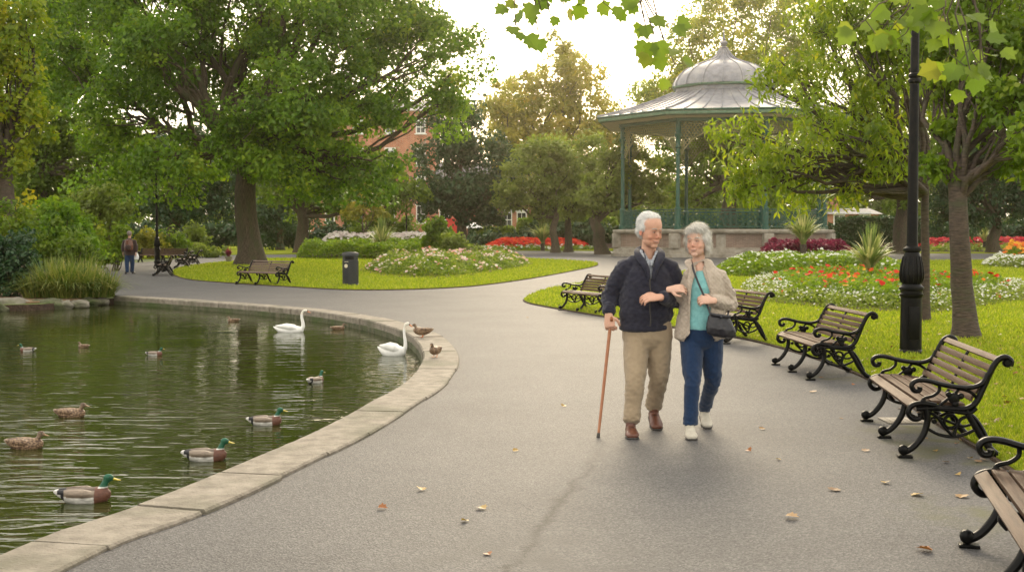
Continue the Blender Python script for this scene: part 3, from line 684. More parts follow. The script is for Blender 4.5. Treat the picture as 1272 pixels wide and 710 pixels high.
# ================================================================== BANDSTAND
M['lead'] = pmat('lead_roof', (.17, .17, .19), (.27, .27, .295), 3, .42, .04, 8, metal=.2, c3=(.34, .33, .33), s3=.8)
M['green_paint'] = pmat('green_paint', (.012, .070, .048), (.022, .10, .07), 5, .4, .02, 20)
M['green_trim'] = pmat('green_trim', (.10, .19, .13), (.17, .26, .19), 5, .5)
M['filigree'] = pmat('filigree', (.27, .24, .13), (.36, .32, .18), 5, .5)
M['cream'] = pmat('cream_paint', (.62, .54, .40), (.72, .64, .50), 3, .7)
M['stone'] = pmat('dressed_stone', (.27, .235, .185), (.40, .36, .30), 4, .85, .08, 30, c3=(.18, .16, .12), s3=1.5)
def brick_mat(name, c1, c2, mortar, sc=1.0, vert=True):
    m, n, b = new_mat(name); Lk = n.links.new
    t = nd(n, 'ShaderNodeTexCoord'); s_ = nd(n, 'ShaderNodeSeparateXYZ'); Lk(t.outputs['Object'], s_.inputs[0])
    ad = nd(n, 'ShaderNodeMath', operation='ADD'); Lk(s_.outputs[0], ad.inputs[0]); Lk(s_.outputs[1], ad.inputs[1])
    cx = nd(n, 'ShaderNodeCombineXYZ'); Lk(ad.outputs[0], cx.inputs[0]); Lk(s_.outputs[2], cx.inputs[1])
    br = nd(n, 'ShaderNodeTexBrick'); br.inputs['Scale'].default_value = 1; br.inputs['Brick Width'].default_value = .225 * sc; br.inputs['Row Height'].default_value = .075 * sc; br.inputs['Mortar Size'].default_value = .01 * sc
    br.inputs['Color1'].default_value = (*c1, 1); br.inputs['Color2'].default_value = (*c2, 1); br.inputs['Mortar'].default_value = (*mortar, 1)
    Lk(cx.outputs[0], br.inputs['Vector'])
    no = nd(n, 'ShaderNodeTexNoise', Scale=1.2, Detail=6); Lk(t.outputs['Object'], no.inputs['Vector'])
    r = ramp(n, [(.3, (.75, .75, .75)), (.7, (1.15, 1.12, 1.1))]); Lk(no.outputs['Fac'], r.inputs[0])
    mu = nd(n, 'ShaderNodeMix', data_type='RGBA', blend_type='MULTIPLY'); mu.inputs[0].default_value = 1; Lk(br.outputs['Color'], mu.inputs[6]); Lk(r.outputs[0], mu.inputs[7])
    Lk(mu.outputs[2], b.inputs['Base Color']); b.inputs['Roughness'].default_value = .85; return m
M['pink_brick'] = brick_mat('pink_brick', (.23, .150, .115), (.30, .205, .16), (.30, .26, .21))
M['red_brick'] = brick_mat('red_brick', (.42, .115, .06), (.52, .17, .09), (.45, .36, .28), 1.6)
M['slate'] = pmat('slate', (.10, .10, .115), (.17, .17, .185), 4, .6, .05, 12)
M['white_paint'] = pmat('white_paint', (.70, .70, .68), (.8, .8, .78), 4, .5)
M['glass'] = pmat('window_glass', (.03, .035, .04), None, rough=.06, spec=.8)

BD, BX = 81.0, (897 - 636) / F * 81.0
bs = empty('bandstand', (BX, BD, 0)); tag(bs, 'octagonal Victorian bandstand with a lead dome, green iron columns and a brick plinth', 'bandstand')
A0 = R(-168)
def octo(prof, name, mat, parent=bs, seg=8, a0=A0, smooth=25, bev=0):
    mb = MB(); mb.lathe(prof, seg, (0, 0, 0), a0); return mb.build(name, mat, parent, smooth, bev)
base = octo([(7.75, -.1), (7.75, .22), (7.6, .24), (7.6, .48), (7.42, .50), (7.42, .62)], 'plinth_base', M['stone'])
pl = octo([(7.30, .55), (7.30, 1.52)], 'plinth', M['pink_brick'])
octo([(7.36, 1.45), (7.42, 1.50), (7.62, 1.53), (7.66, 1.66), (7.60, 1.72), (7.2, 1.745)], 'coping', M['stone'])
octo([(7.15, 1.70), (7.15, 1.76)], 'floor', M['stone'])
def ring_pt(k, r, z): a = A0 + R(45) * k; return Vector((r * math.cos(a), r * math.sin(a), z))
for k in range(8):
    mb = MB(); p = ring_pt(k, 7.30, 0); mb.box((p.x, p.y, 1.04), (.62, .62, .92), rz=A0 + R(45) * k, bev=.02)
    mb.build('pier', M['stone'], pl)
    p0, p1 = ring_pt(k, 7.30, 0), ring_pt(k + 1, 7.30, 0); mid = (p0 + p1) / 2; ang = math.atan2((p1 - p0).y, (p1 - p0).x)
    mb = MB(); mb.box((mid.x, mid.y, 1.04), (.60, .16, .92), rz=ang); mb.build('stone_panel', M['stone'], pl)
RC = 6.97
# column, with base, rings, capital and brackets
colm = None
for k in range(8):
    p = ring_pt(k, RC, 0)
    if colm is None:
        mb = MB()
        mb.lathe([(.24, 1.74), (.24, 1.95), (.19, 2.0), (.19, 2.95), (.22, 2.98), (.22, 3.06), (.13, 3.12), (.115, 6.3), (.16, 6.33), (.16, 6.42), (.12, 6.46), (.12, 6.75), (.2, 6.8), (.13, 6.9), (.14, 7.4), (.24, 7.55), (.24, 7.65), (.17, 7.7), (.17, 8.45)], 14)
        me_o = mb.build('column', M['green_paint'], bs, 40); colm = me_o
    else:
        me_o = colm.copy(); COL.objects.link(me_o); me_o.parent = bs
    me_o.location = (p.x, p.y, 0); me_o.rotation_euler = (0, 0, A0 + R(45) * k)
# railing panel and frieze panel for one bay (in the bay's own x along, z up)
chord = 2 * RC * math.sin(R(22.5))
def ringm(mb, cx, cz, r, w_=.016, seg=12, y=0, a0=0, arc=2 * math.pi):
    pts = [(cx + r * math.cos(a0 + arc * i / seg), y, cz + r * math.sin(a0 + arc * i / seg)) for i in range(seg + 1)]
    mb.tube(pts, w_, 4, cap=False)
rail = MB(); hw = chord / 2 - .2
for z in (1.9, 2.82, 2.96): rail.box((0, 0, z), (2 * hw, .05, .04))
rail.box((0, 0, 2.99), (2 * hw, .1, .03))
nn = 13
for i in range(nn + 1):
    x = -hw + 2 * hw * i / nn
    rail.box((x, 0, 2.40), (.03, .03, 1.1))
for i in range(nn):
    x = -hw + 2 * hw * (i + .5) / nn
    for cz in (2.06, 2.36, 2.66): ringm(rail, x, cz, .135, .022, 10)
    for cz in (2.21, 2.51): ringm(rail, x - .07, cz, .06, .02, 8); ringm(rail, x + .07, cz, .06, .02, 8)
frz = MB()
for x in range(-12, 13):
    for zi in range(0, 12):
        cx_ = x * .21 + (.105 if zi % 2 else 0); cz_ = 8.33 - zi * .155
        if abs(cx_) > hw: continue
        arch = 7.82 - 1.35 * max(0, (abs(cx_) / hw)) ** 3.2
        if cz_ < arch: continue
        ringm(frz, cx_, cz_, .095, .02, 8); 
pts = [(hw * t, 0, 7.76 - 1.35 * abs(t) ** 3.2) for t in [i / 14 - 1 for i in range(29)]]
frz.tube(pts, .035, 5)
frz.box((0, 0, 8.42), (2 * hw + .1, .07, .07)); frz.box((0, 0, 7.98 + .16), (2 * hw + .1, .03, .02))
ringm(frz, 0, 7.72, .11, .03, 12); ringm(frz, 0, 7.72, .05, .025, 8)
r0 = f0 = None
for k in range(8):
    p0, p1 = ring_pt(k, RC, 0), ring_pt(k + 1, RC, 0); mid = (p0 + p1) / 2; ang = math.atan2((p1 - p0).y, (p1 - p0).x)
    if r0 is None: a_ = r0 = rail.build('railing', M['green_paint'], bs, 0); b_ = f0 = frz.build('frieze', M['filigree'], bs, 0)
    else:
        a_ = r0.copy(); b_ = f0.copy()
        for q in (a_, b_): COL.objects.link(q); q.parent = bs
    for q in (a_, b_): q.location = (mid.x, mid.y, 0); q.rotation_euler = (0, 0, ang)
octo([(7.25, 8.40), (7.25, 8.62)], 'beam', M['green_paint'])
octo([(8.45, 8.66), (7.0, 8.60), (6.9, 8.55), (4.0, 9.2), (.6, 9.6)], 'ceiling', M['cream'])
octo([(8.42, 8.72), (8.62, 8.72), (8.66, 8.80), (8.66, 8.92)], 'fascia', M['green_trim'])
octo([(8.70, 8.93), (8.76, 8.99), (8.72, 9.05)], 'gutter', M['green_paint'])
rf = octo([(8.72, 9.05), (8.1, 9.18), (6.5, 9.62), (4.8, 10.18), (3.5, 10.72), (3.38, 10.8)], 'roof', M['lead'])
def roof_r(t):   # along the profile
    pr = [(8.72, 9.05), (8.1, 9.18), (6.5, 9.62), (4.8, 10.18), (3.5, 10.72)]
    return pr
mb = MB()
for k in range(8):
    mb.tube([ring_pt(k, r_, z + .03) for r_, z in roof_r(0)], .08, 6)
    for j in range(1, 6):
        t = j / 6
        pts = [ring_pt(k, r_, z + .02).lerp(ring_pt(k + 1, r_, z + .02), t) for r_, z in roof_r(0)]
        mb.tube(pts, .045, 5)
mb.build('seam', M['lead'], rf)
octo([(3.36, 10.70), (3.36, 11.02)], 'drum', M['lead'])
octo([(3.38, 11.02), (3.58, 11.06), (3.62, 11.16), (3.40, 11.20)], 'cornice', M['green_trim'])
dprof = [(3.34, 11.19), (3.30, 11.5), (3.12, 11.9), (2.80, 12.3), (2.30, 12.68), (1.70, 12.95), (1.15, 13.15), (.75, 13.38), (.48, 13.68), (.30, 14.0), (.20, 14.2)]
dprof = [(r_, 11.19 + (z - 11.19) * .87) for r_, z in dprof]
mb = MB(); mb.lathe(dprof, 32, (0, 0, 0), A0); dm = mb.build('dome', M['lead'], bs, 70)
mb = MB()
for k in range(16):
    a = A0 + math.pi * k / 8
    mb.tube([Vector(((r_ + .015) * math.cos(a), (r_ + .015) * math.sin(a), z + .01)) for r_, z in dprof], .045, 6)
mb.build('rib', M['lead'], dm)
mb = MB(); mb.lathe([(r_, z - .40) for r_, z in [(.26, 14.15), (.3, 14.22), (.14, 14.3), (.2, 14.42), (.26, 14.52), (.2, 14.62), (.09, 14.7), (.12, 14.8), (.06, 14.88), (.045, 15.1), (.02, 15.5)]], 14)
mb.build('finial', M['lead'], bs, 50)

# ================================================================== BENCHES
def mk_bench(timber, name='park_bench'):
    root = empty(name); hl = .77
    def T(mb, pts, x, r=.017, w_=.026, seg=8):
        pts = catmull([Vector((x, y, z)) for y, z in pts], 5)
        mb.tube(pts, (r), seg, up=(1, 0, 0)) if False else mb.tube(pts, [(w_, r)] * len(pts), seg, up=(1, 0, 0))
    def disc(mb, x, y, z, r, w_=.026):
        mb.tube([(x - w_, y, z), (x - w_ * .6, y, z), (x + w_ * .6, y, z), (x + w_, y, z)], [r * .7, r, r, r * .7], 12)
    def ringx(mb, x, y, z, r, t=.012):
        mb.tube([(x, y + r * math.cos(2 * math.pi * i / 14), z + r * math.sin(2 * math.pi * i / 14)) for i in range(15)], [(.018, t)] * 15, 6, up=(1, 0, 0), cap=False)
    def legs(mb, x):
        T(mb, [(-.19, .36), (-.175, .27), (-.20, .17), (-.26, .085), (-.32, .045), (-.355, .05)], x, .023)
        disc(mb, x, -.335, .055, .036); mb.box((x, -.325, .009), (.06, .10, .018), bev=.004)
        T(mb, [(.08, .34), (.13, .26), (.20, .14), (.27, .055), (.335, .02), (.36, .03)], x, .024)
        mb.box((x, .335, .009), (.06, .09, .018), bev=.004)
        T(mb, [(-.255, .345), (-.14, .352), (0, .335), (.10, .325), (.15, .36)], x, .017)
        T(mb, [(-.19, .22), (-.10, .17), (0, .155), (.09, .18), (.155, .215)], x, .012, .018)
        T(mb, [(-.18, .33), (-.11, .29), (-.06, .22), (0, .16)], x, .012, .018)
        T(mb, [(.10, .30), (.05, .28), (.02, .22), (0, .16)], x, .012, .018)
        T(mb, [(.13, .25), (.06, .23), (-.03, .26), (-.10, .29)], x, .010, .016)
        ringx(mb, x, -.02, .26, .045); disc(mb, x, -.13, .26, .018, .02)
    for sx in (-1, 1):
        x = sx * hl; mb = MB(); legs(mb, x)
        T(mb, [(-.12, .372), (-.22, .385), (-.285, .365), (-.305, .315), (-.27, .275), (-.225, .285), (-.225, .32)], x, .02)
        T(mb, [(-.14, .36), (0, .35), (.09, .355), (.15, .40), (.195, .50), (.24, .61), (.285, .69), (.335, .715), (.375, .69), (.37, .655)], x, .022)
        disc(mb, x, .35, .675, .03)
        T(mb, [(.07, .33), (.13, .30), (.19, .22), (.25, .10)], x, .015, .02)
        fr = mb.build('side_frame', M['iron'], root, 50)
        mb = MB()
        T(mb, [(.225, .60), (.185, .53), (.09, .50), (-.06, .515), (-.18, .545), (-.25, .545), (-.285, .515), (-.27, .475), (-.235, .475), (-.23, .50)], x, .018, .03)
        T(mb, [(-.215, .385), (-.20, .42), (-.14, .44), (-.10, .475), (-.10, .515)], x, .012, .018)
        T(mb, [(.13, .38), (.15, .43), (.10, .475), (.02, .495)], x, .012, .018)
        T(mb, [(-.10, .37), (-.04, .42), (.0, .45), (.04, .50)], x, .011, .016)
        for yy, zz, rr in ((.0, .425, .04), (-.035, .45, .02), (.045, .44, .022), (.01, .385, .024), (-.205, .395, .022)): disc(mb, x, yy, zz, rr, .016)
        mb.build('armrest', M['iron'], fr, 50)
    mb = MB(); legs(mb, 0)
    T(mb, [(-.27, .36), (-.29, .33), (-.26, .29)], 0, .016)
    T(mb, [(-.1, .335), (.08, .33), (.15, .385), (.20, .50), (.25, .61), (.29, .685)], 0, .012, .02)
    mb.build('middle_frame', M['iron'], root, 50)
    mb = MB()
    for i, (y, z, tilt) in enumerate(((-.275, .372, .5), (-.195, .392, .06), (-.115, .392, -.02), (-.035, .384, -.08), (.045, .377, -.1))):
        mb.box((0, y, z), (2 * hl + .0 - .03, .068, .026), rx=tilt * .9, bev=.006)
    mb.build('seat', M[timber], root, 30)
    mb = MB()
    for i in range(6):
        t = i / 5; y = .145 + .165 * t ** .9; z = .425 + .255 * t + (.0 if i < 5 else .005)
        if i == 5: y, z = .315, .695
        mb.box((0, y - .02, z), (2 * hl - .03, .02, .046), rx=-.38 if i < 5 else -.85, bev=.005)
    mb.build('backrest', M[timber], root, 30)
    return root
bench0 = mk_bench('timber'); bench_dark = mk_bench('timber_dark')
used = {id(bench0): 0, id(bench_dark): 0}
def bench(proto, a, b_, label, group=None, sc=None):
    """a, b_: ground points of the two outer front feet, left and right as seen from the front"""
    o = proto if not used[id(proto)] else copy_tree(proto); used[id(proto)] += 1
    d = (b_ - a); d.z = 0; ang = math.atan2(d.y, d.x); mid = (a + b_) / 2
    c = mid + Vector((-math.sin(ang), math.cos(ang), 0)) * .33
    o.location = (c.x, c.y, 0); o.rotation_euler = (0, 0, ang); s_ = d.length / 1.54
    o.scale = (s_ if sc is None else sc, 1, 1); 
    for k in ('label', 'category', 'group'):
        if k in o: del o[k]
    tag(o, label, 'bench', group or 'timber slatted benches with black iron ends along the paths'); return o
bench(bench0, G(1076, 523), G(1123, 568), 'weathered slatted bench with black iron scroll ends in front of the lamp post base')
bench(bench0, G(963, 453), G(1006, 472), 'slatted iron ended bench between the walking woman and the lamp post')
bench(bench0, Vector((2.29, 6.0, 0)), Vector((1.90, 4.46, 0)), 'nearest slatted bench cut off by the right edge of the view')
bench(bench0, G(857, 416), G(902, 427), 'slatted iron ended bench half hidden behind the walking woman')
bench(bench0, G(696, 385), G(741, 391), 'slatted iron ended bench on the tip of the lawn left of the walking man')
bench(bench_dark, G(294, 353), G(342, 355), 'dark brown slatted bench in front of the big sycamore trunk')
bench(bench_dark, G(195, 340.6), G(190.5, 342.8), 'dark iron bench seen end on, nearest of the group by the far left lamp')
bench(bench_dark, G(220, 331.4), G(217, 333), 'dark bench seen end on, second of the row at the left lawn tip')
bench(bench_dark, G(232.5, 329.4), G(230, 330.8), 'dark bench seen end on, farthest of the row at the left lawn tip')
bench(bench0, G(172, 325.6), G(229, 325.6), 'long pale timber bench facing the path behind the far left lamp')
bench(bench_dark, G(1119, 312.5), G(1091, 311.8), 'distant timber bench beside the far path right of the bandstand')
bench(bench_dark, G(747, 314), G(766, 314), 'distant bench beside the left end of the bandstand plinth')

# ================================================================== LAMP POSTS
def lamp_post(loc, label, s=1.0):
    root = empty('street_lamp', loc); tag(root, label, 'lamp post', 'black cast iron lamp posts')
    mb = MB(); mb.lathe([(.17, -.02), (.17, .05), (.148, .08), (.143, .74), (.158, .76), (.162, .79), (.148, .80), (.148, .83), (.168, .85), (.168, .875), (.135, .90), (.13, .915)], 28)
    mb.box((0, -.139, .42), (.14, .02, .42), bev=.006)
    mb.build('base', M['iron'], root, 35)
    mb = MB(); pr = [(.12, .91), (.135, .94), (.15, .99), (.152, 1.05), (.14, 1.16), (.115, 1.27), (.10, 1.32), (.125, 1.34), (.125, 1.37), (.08, 1.40), (.078, 1.43)]
    mb.lathe(pr, 28)
    for k in range(14):      # raised acanthus flutes on the vase
        a = 2 * math.pi * k / 14
        mb.tube([((r_ + .004) * math.cos(a), (r_ + .004) * math.sin(a), z) for r_, z in ((.13, .93), (.149, .99), (.151, 1.05), (.139, 1.16), (.114, 1.27))], [.008, .014, .016, .012, .006], 6)
    mb.build('vase', M['iron'], root, 35)
    mb = MB(); mb.lathe([(.075, 1.40), (.068, 2.4), (.062, 3.46), (.085, 3.48), (.085, 3.51), (.07, 3.53), (.085, 3.55), (.085, 3.58), (.058, 3.60), (.05, 4.95), (.09, 4.98), (.09, 5.03), (.04, 5.08)], 20)
    mb.tube([(-.38, 0, 4.75), (.38, 0, 4.75)], .018, 8); mb.ell((-.38, 0, 4.75), .035); mb.ell((.38, 0, 4.75), .035)
    mb.build('post', M['iron'], root, 35)
    mb = MB(); mb.lathe([(.05, 5.06), (.10, 5.1), (.12, 5.12)], 6)
    for k in range(6):
        a = math.pi * k / 3; mb.tube([(.11 * math.cos(a), .11 * math.sin(a), 5.12), (.19 * math.cos(a), .19 * math.sin(a), 5.55)], .012, 5)
    mb.lathe([(.23, 5.55), (.21, 5.58), (.1, 5.72), (.05, 5.76), (.04, 5.8), (.06, 5.84), (.01, 5.92)], 6)
    ln = mb.build('lantern', M['iron'], root, 20)
    mb = MB(); mb.lathe([(.105, 5.125), (.18, 5.545)], 6); mb.build('lamp_glass', M['lamp_glass'], ln, 0)
    root.scale = (s * .92, s * .92, s); return root
M['lamp_glass'] = pmat('lamp_glass', (.6, .6, .55), None, rough=.3)
lamp_post(G(1131, 441), 'tall black cast iron lamp post with a fluted vase base on the right lawn')
lamp_post(G(195.5, 329), 'black cast iron lamp post in front of the far left timber bench', .95)
lamp_post(P(505, 300, 95) * Vector((1, 1, 0)) if False else Vector((P(505, 300, 95).x, 95, 0)), 'distant dark lamp post in front of the brick houses', 1.0)
# small square metal plate in the paving under the bench by the lamp
mb = MB(); q = G(1112, 525); mb.box((q.x + .1, q.y + .1, .006), (.34, .30, .008), bev=.002)
for i in range(6): mb.box((q.x - .02 + i * .05, q.y + .1, .011), (.012, .24, .004))
tag(mb.build('drain_cover', M['stone'], None, 30), 'pale square drain cover in the path under the bench by the lamp post', 'drain cover')

# ================================================================== LITTER BIN
bn = empty('litter_bin', G(435.5, 355.5)); tag(bn, 'black cylindrical litter bin on the left lawn edge with a round pale badge', 'litter bin')
bn.location.z = .02
M['bin_black'] = pmat('bin_black', (.010, .012, .016), (.018, .02, .026), 4, .35, spec=.5)
mb = MB(); mb.lathe([(.25, 0), (.25, .05), (.235, .06), (.235, .74), (.225, .745), (.225, .87), (.25, .875), (.25, .90), (.235, .955), (.15, .985), (.02, .99)], 32)
mb.build('body', M['bin_black'], bn, 35)
mb = MB()
for k in range(9):
    a = R(-118 + k * 7); mb.box((.228 * math.cos(a), .228 * math.sin(a), .81), (.03, .012, .085), rz=a + math.pi / 2)
mb.build('opening', pmat('bin_inside', (.003, .003, .003), None, rough=.9), bn)
mb = MB(); a = R(-115); mb.tube([(.232 * math.cos(a), .232 * math.sin(a), .58), (.242 * math.cos(a), .242 * math.sin(a), .58)], [.055, .055], 20)
mb.build('badge', M['cream'], bn)
mb = MB()
for k in range(7): a = R(-128 + k * 5); mb.box((.2375 * math.cos(a), .2375 * math.sin(a), .70), (.012, .004, .018), rz=a + math.pi / 2)
mb.build('lettering', M['cream'], bn)

# ================================================================== BUILDINGS BEYOND THE TREES
def building(name, label, px0, px1, d, ytop, wins, wall='red_brick', depth=9, roof=True, doors=(), rise=2.2):
    a, b_ = P(px0, ytop, d), P(px1, ytop, d); h = a.z; wd = b_.x - a.x; cx_ = (a.x + b_.x) / 2
    root = empty(name, (cx_, d, 0)); tag(root, label, 'building')
    mb = MB(); mb.box((0, depth / 2, h / 2), (wd, depth, h)); wl = mb.build('wall', M[wall], root, 0)
    if roof:
        mb = MB(); o_ = .35; hw_ = wd / 2 + o_
        mb.add([(-hw_, -o_, h + .02), (hw_, -o_, h + .02), (hw_, depth + o_, h + .02), (-hw_, depth + o_, h + .02), (-hw_, depth / 2, h + rise), (hw_, depth / 2, h + rise)],
               [(0, 1, 5, 4), (2, 3, 4, 5), (1, 2, 5), (3, 0, 4), (3, 2, 1, 0)])
        r_ = mb.build('roof', M['slate'], root, 0)
        mb = MB(); mb.box((-wd * .25, depth / 2, h + rise + .3), (1.6, .8, 2.0)); mb.box((-wd * .25, depth / 2, h + rise + 1.33), (1.8, 1, .12)); mb.build('chimney', M[wall], r_, 0)
    for (wx, wz, ww, wh) in wins:
        mb = MB(); x0 = wx - cx_
        for dx_ in (-ww / 2, ww / 2): mb.box((x0 + dx_, -.02, wz), (.12, .14, wh + .12))
        for dz_ in (-wh / 2, 0, wh / 2): mb.box((x0, -.03, wz + dz_), (ww - .12, .12, .10))
        mb.box((x0, -.03, wz), (.06, .08, wh - .1)); mb.box((x0, -.06, wz - wh / 2 - .12), (ww + .4, .28, .12)); mb.box((x0, -.02, wz + wh / 2 + .2), (ww + .3, .1, .28))
        f = mb.build('window', M['white_paint'], root, 0)
        mb = MB(); mb.box((x0, -.006, wz), (ww - .1, .03, wh - .06)); mb.build('pane', M['glass'], f, 0)
    for (dx0, dw, dh, mt) in doors:
        mb = MB(); mb.box((dx0 - cx_, -.05, dh / 2), (dw, .16, dh)); mb.box((dx0 - cx_ , -.08, dh + .1), (dw + .3, .2, .2)); mb.box((dx0 - cx_ + dw * .35, -.15, dh * .48), (.08, .08, .08))
        mb.build('door', M[mt], root, 0)
    return root
def wx(px, d): return P(px, 288, d).x
def wzz(py, d): return P(636, py, d).z
M['door_red'] = pmat('door_red', (.55, .03, .03), (.62, .05, .04), 3, .5)
M['door_dark'] = pmat('door_dark', (.03, .03, .035), None, rough=.5)
D1 = 140
ws = []
for px in (410, 445, 485, 523):
    for py, wh in ((158, 1.35), (196, 1.7), (232, 1.9), (266, 1.9)): ws.append((wx(px, D1), wzz(py, D1), 1.0, wh))
building('brick_house', 'tall red brick house with white sash windows showing above the trees', 385, 541, D1, 138, ws, rise=1.6)
D2 = 134
ws = [(wx(px, D2), wzz(273, D2), 1.0, 1.6) for px in (552, 606, 630, 648)] + [(wx(px, D2), wzz(240, D2), 1.0, 1.5) for px in (560, 590, 620, 648)]
building('shop_row', 'low red brick shop row with a bright red door seen under the dark oak', 544, 664, D2, 225, ws, doors=[(wx(565, D2), 1.6, 2.9, 'door_red'), (wx(588, D2), 1.3, 2.7, 'door_dark')])
D3 = 128
ws = [(wx(px, D3), wzz(277, D3), 1.1, 1.7) for px in (1042, 1074)] 
building('brick_lodge', 'red brick lodge with white windows glimpsed right of the bandstand', 1030, 1092, D3, 266, ws, doors=[(wx(1057, D3), 1.2, 2.2, 'white_paint')], rise=.7)
# parasol outside the shops
p = P(588, 300, 122); u = empty('parasol', (p.x, 122, 0)); tag(u, 'white parasol open outside the red brick shops', 'parasol')
mb = MB(); mb.lathe([(.04, 0), (.04, 2.35)], 8); mb.lathe([(.35, 0), (.35, .08), (.1, .12)], 12); mb.build('pole', M['white_paint'], u)
mb = MB(); mb.lathe([(1.25, 1.95), (1.27, 2.0), (.7, 2.35), (.02, 2.55)], 8); mb.build('canopy', M['white_paint'], u, 0)

# boundary railing of the park on the left, behind the trees
mb = MB(); ra = Vector((-42, 118, 0)); 
for i in range(110): mb.box((ra.x + i * .28, ra.y, .75), (.035, .035, 1.5))
mb.box((ra.x + 15.3, ra.y, 1.3), (30.8, .05, .05)); mb.box((ra.x + 15.3, ra.y, .2), (30.8, .05, .05))
tag(mb.build('railing', M['iron'], None, 0), 'black iron boundary railing beyond the trees behind the sycamore', 'railing')
# ================================================================== SHORE, BEDS, PLANTS
bank = [kerb_mid[-1]] + shore + [kerb_mid[0]]
mb = MB(); vs = []; fs = []
for i, p in enumerate(bank): vs += [Vector((p.x, p.y, -.028)), Vector((p.x, p.y, -.76))]
for i in range(len(bank) - 1): fs.append((2 * i, 2 * i + 1, 2 * i + 3, 2 * i + 2))
mb.add(vs, fs); tag(mb.build('bank', M['soil'], smooth=0), kind='structure')
# planted ground on the left bank
pb = [G(139, 365), G(134, 347), G(124, 332), G(108, 327.5), G(40, 327), G(-220, 329), G(-240, 376), G(0, 375.5), G(50, 374.5), G(100, 371)]
o = flat_poly('planted_bank', catmull(pb, 4, True), .01, M['soil'], thick=.03)
tc_ = pmat('leaf_litter', (.16, .10, .05), (.30, .20, .11), 18, .95, .2, 30); o.data.materials[0] = tc_

def rock(name, label, loc, r, seed, mat='moss', group='rocks along the pond shore'):
    bm = bmesh.new(); bmesh.ops.create_icosphere(bm, subdivisions=4, radius=1)
    for v in bm.verts:
        c = v.co.copy(); k = 1 + .28 * noise.noise(c * 1.3 + Vector((seed * 5, 0, 0))) + .08 * noise.noise(c * 4 + Vector((seed, 3, 0))) + .03 * noise.noise(c * 11)
        v.co = Vector((c.x * r[0], c.y * r[1], c.z * r[2])) * k
    me = bpy.data.meshes.new(name); bm.to_mesh(me); bm.free()
    me.polygons.foreach_set('use_smooth', [True] * len(me.polygons))
    ob = link(name, me, M[mat]); ob.location = loc; return tag(ob, label, 'rock', group)
M['rock_pale'] = pmat('rock_pale', (.11, .10, .07), (.23, .21, .17), 5, .9, .15, 20, c3=(.09, .10, .04), s3=1.5)
for i, (px, py, w_, h_, mt, lb) in enumerate([(12, 375, .50, .20, 'rock_pale', 'largest flat pale rock at the left edge of the shore'), (46, 374, .22, .15, 'moss', 'small mossy rock between the pale rock and the grass clump'), (62, 374, .36, .17, 'moss', 'wide mossy rock under the middle of the grass clump'),
    (80, 374, .20, .12, 'rock_pale', 'small grey rock right of the wide mossy rock'), (97, 373, .25, .12, 'rock_pale', 'low wet rock under the right side of the grass clump'), (113, 371, .24, .13, 'moss', 'brown mossy rock second from the start of the kerb'),
    (127, 370, .18, .11, 'rock_pale', 'small grey rock touching the start of the kerb'), (-18, 377, .45, .2, 'moss', 'mossy rock just off the left edge of the shore')]):
    q = G(px, py); rock('rock', lb, (q.x, q.y, -.10), (w_, w_ * .7, h_), i + 1, mt)

def strands(name, n, base, rad, length, spread, w_, mat, seed=1, parent=None, up=.9, arch=1.0, segs=5, zmin=.02, var=None, ell=(1, 1)):
    """grass-like blades arching out from a tuft"""
    rg = np.random.default_rng(seed); an = rg.uniform(0, 2 * np.pi, n); r0 = rad * np.sqrt(rg.random(n))
    bx, by = r0 * np.cos(an) * ell[0], r0 * np.sin(an) * ell[1]
    dr = an + rg.normal(0, .5, n); sp = spread * rg.uniform(.15, 1, n); ln = length * rg.uniform(.6, 1.1, n)
    V = np.zeros((n, segs + 1, 2, 3)); side = np.stack([-np.sin(dr), np.cos(dr), np.zeros(n)], 1)
    for s_ in range(segs + 1):
        t = s_ / segs
        out = sp * ln * (t ** 1.3); z = ln * (up * t - arch * sp * t ** 2.2 * .9)
        c = np.stack([bx + np.cos(dr) * out, by + np.sin(dr) * out, z], 1) + np.array(base)
        ww = (w_ * (1 - t ** 2 * .95))
        V[:, s_, 0] = c - side * ww; V[:, s_, 1] = c + side * ww
    V[..., 2] = np.maximum(V[..., 2], zmin)
    idx = np.arange(n)[:, None] * (segs + 1) * 2
    Fq = np.concatenate([np.concatenate([idx + 2 * s_, idx + 2 * s_ + 1, idx + 2 * s_ + 3, idx + 2 * s_ + 2], 1)[:, None] for s_ in range(segs)], 1).reshape(-1, 4)
    vv = np.repeat(rg.beta(2, 2, n), segs) if var is None else np.repeat(rg.uniform(*var, n), segs)
    return np_mesh(name, V.reshape(-1, 3), Fq, vv, M[mat], parent)
M['sedge'] = leafmat('sedge', [(0, (.05, .10, .015)), (.45, (.14, .20, .03)), (.8, (.28, .28, .07)), (1, (.48, .38, .16))], trans=.35, tcol=(1.3, 1.3, .8))
M['cordyline'] = leafmat('cordyline', [(0, (.07, .13, .03)), (.5, (.24, .31, .09)), (.8, (.48, .48, .22)), (1, (.62, .56, .30))], trans=.35, tcol=(1.3, 1.3, .8))
sc_ = G(78, 371); rt = empty('grass_clump', (sc_.x, sc_.y, 0)); tag(rt, 'large arching clump of long grass hanging over the pond rocks', 'plant')
for k, (dx_, dy_, L_, n_) in enumerate([(-.35, .3, 1.25, 650), (.0, .1, 1.15, 750), (.4, .3, 1.1, 650), (.75, .5, .95, 420), (.1, .9, 1.35, 500), (-.75, .3, .8, 260)]):
    strands('tuft', n_, (dx_, dy_, 0), .28, L_, .95, .013, 'sedge', 60 + k, rt, arch=.92, up=.98)

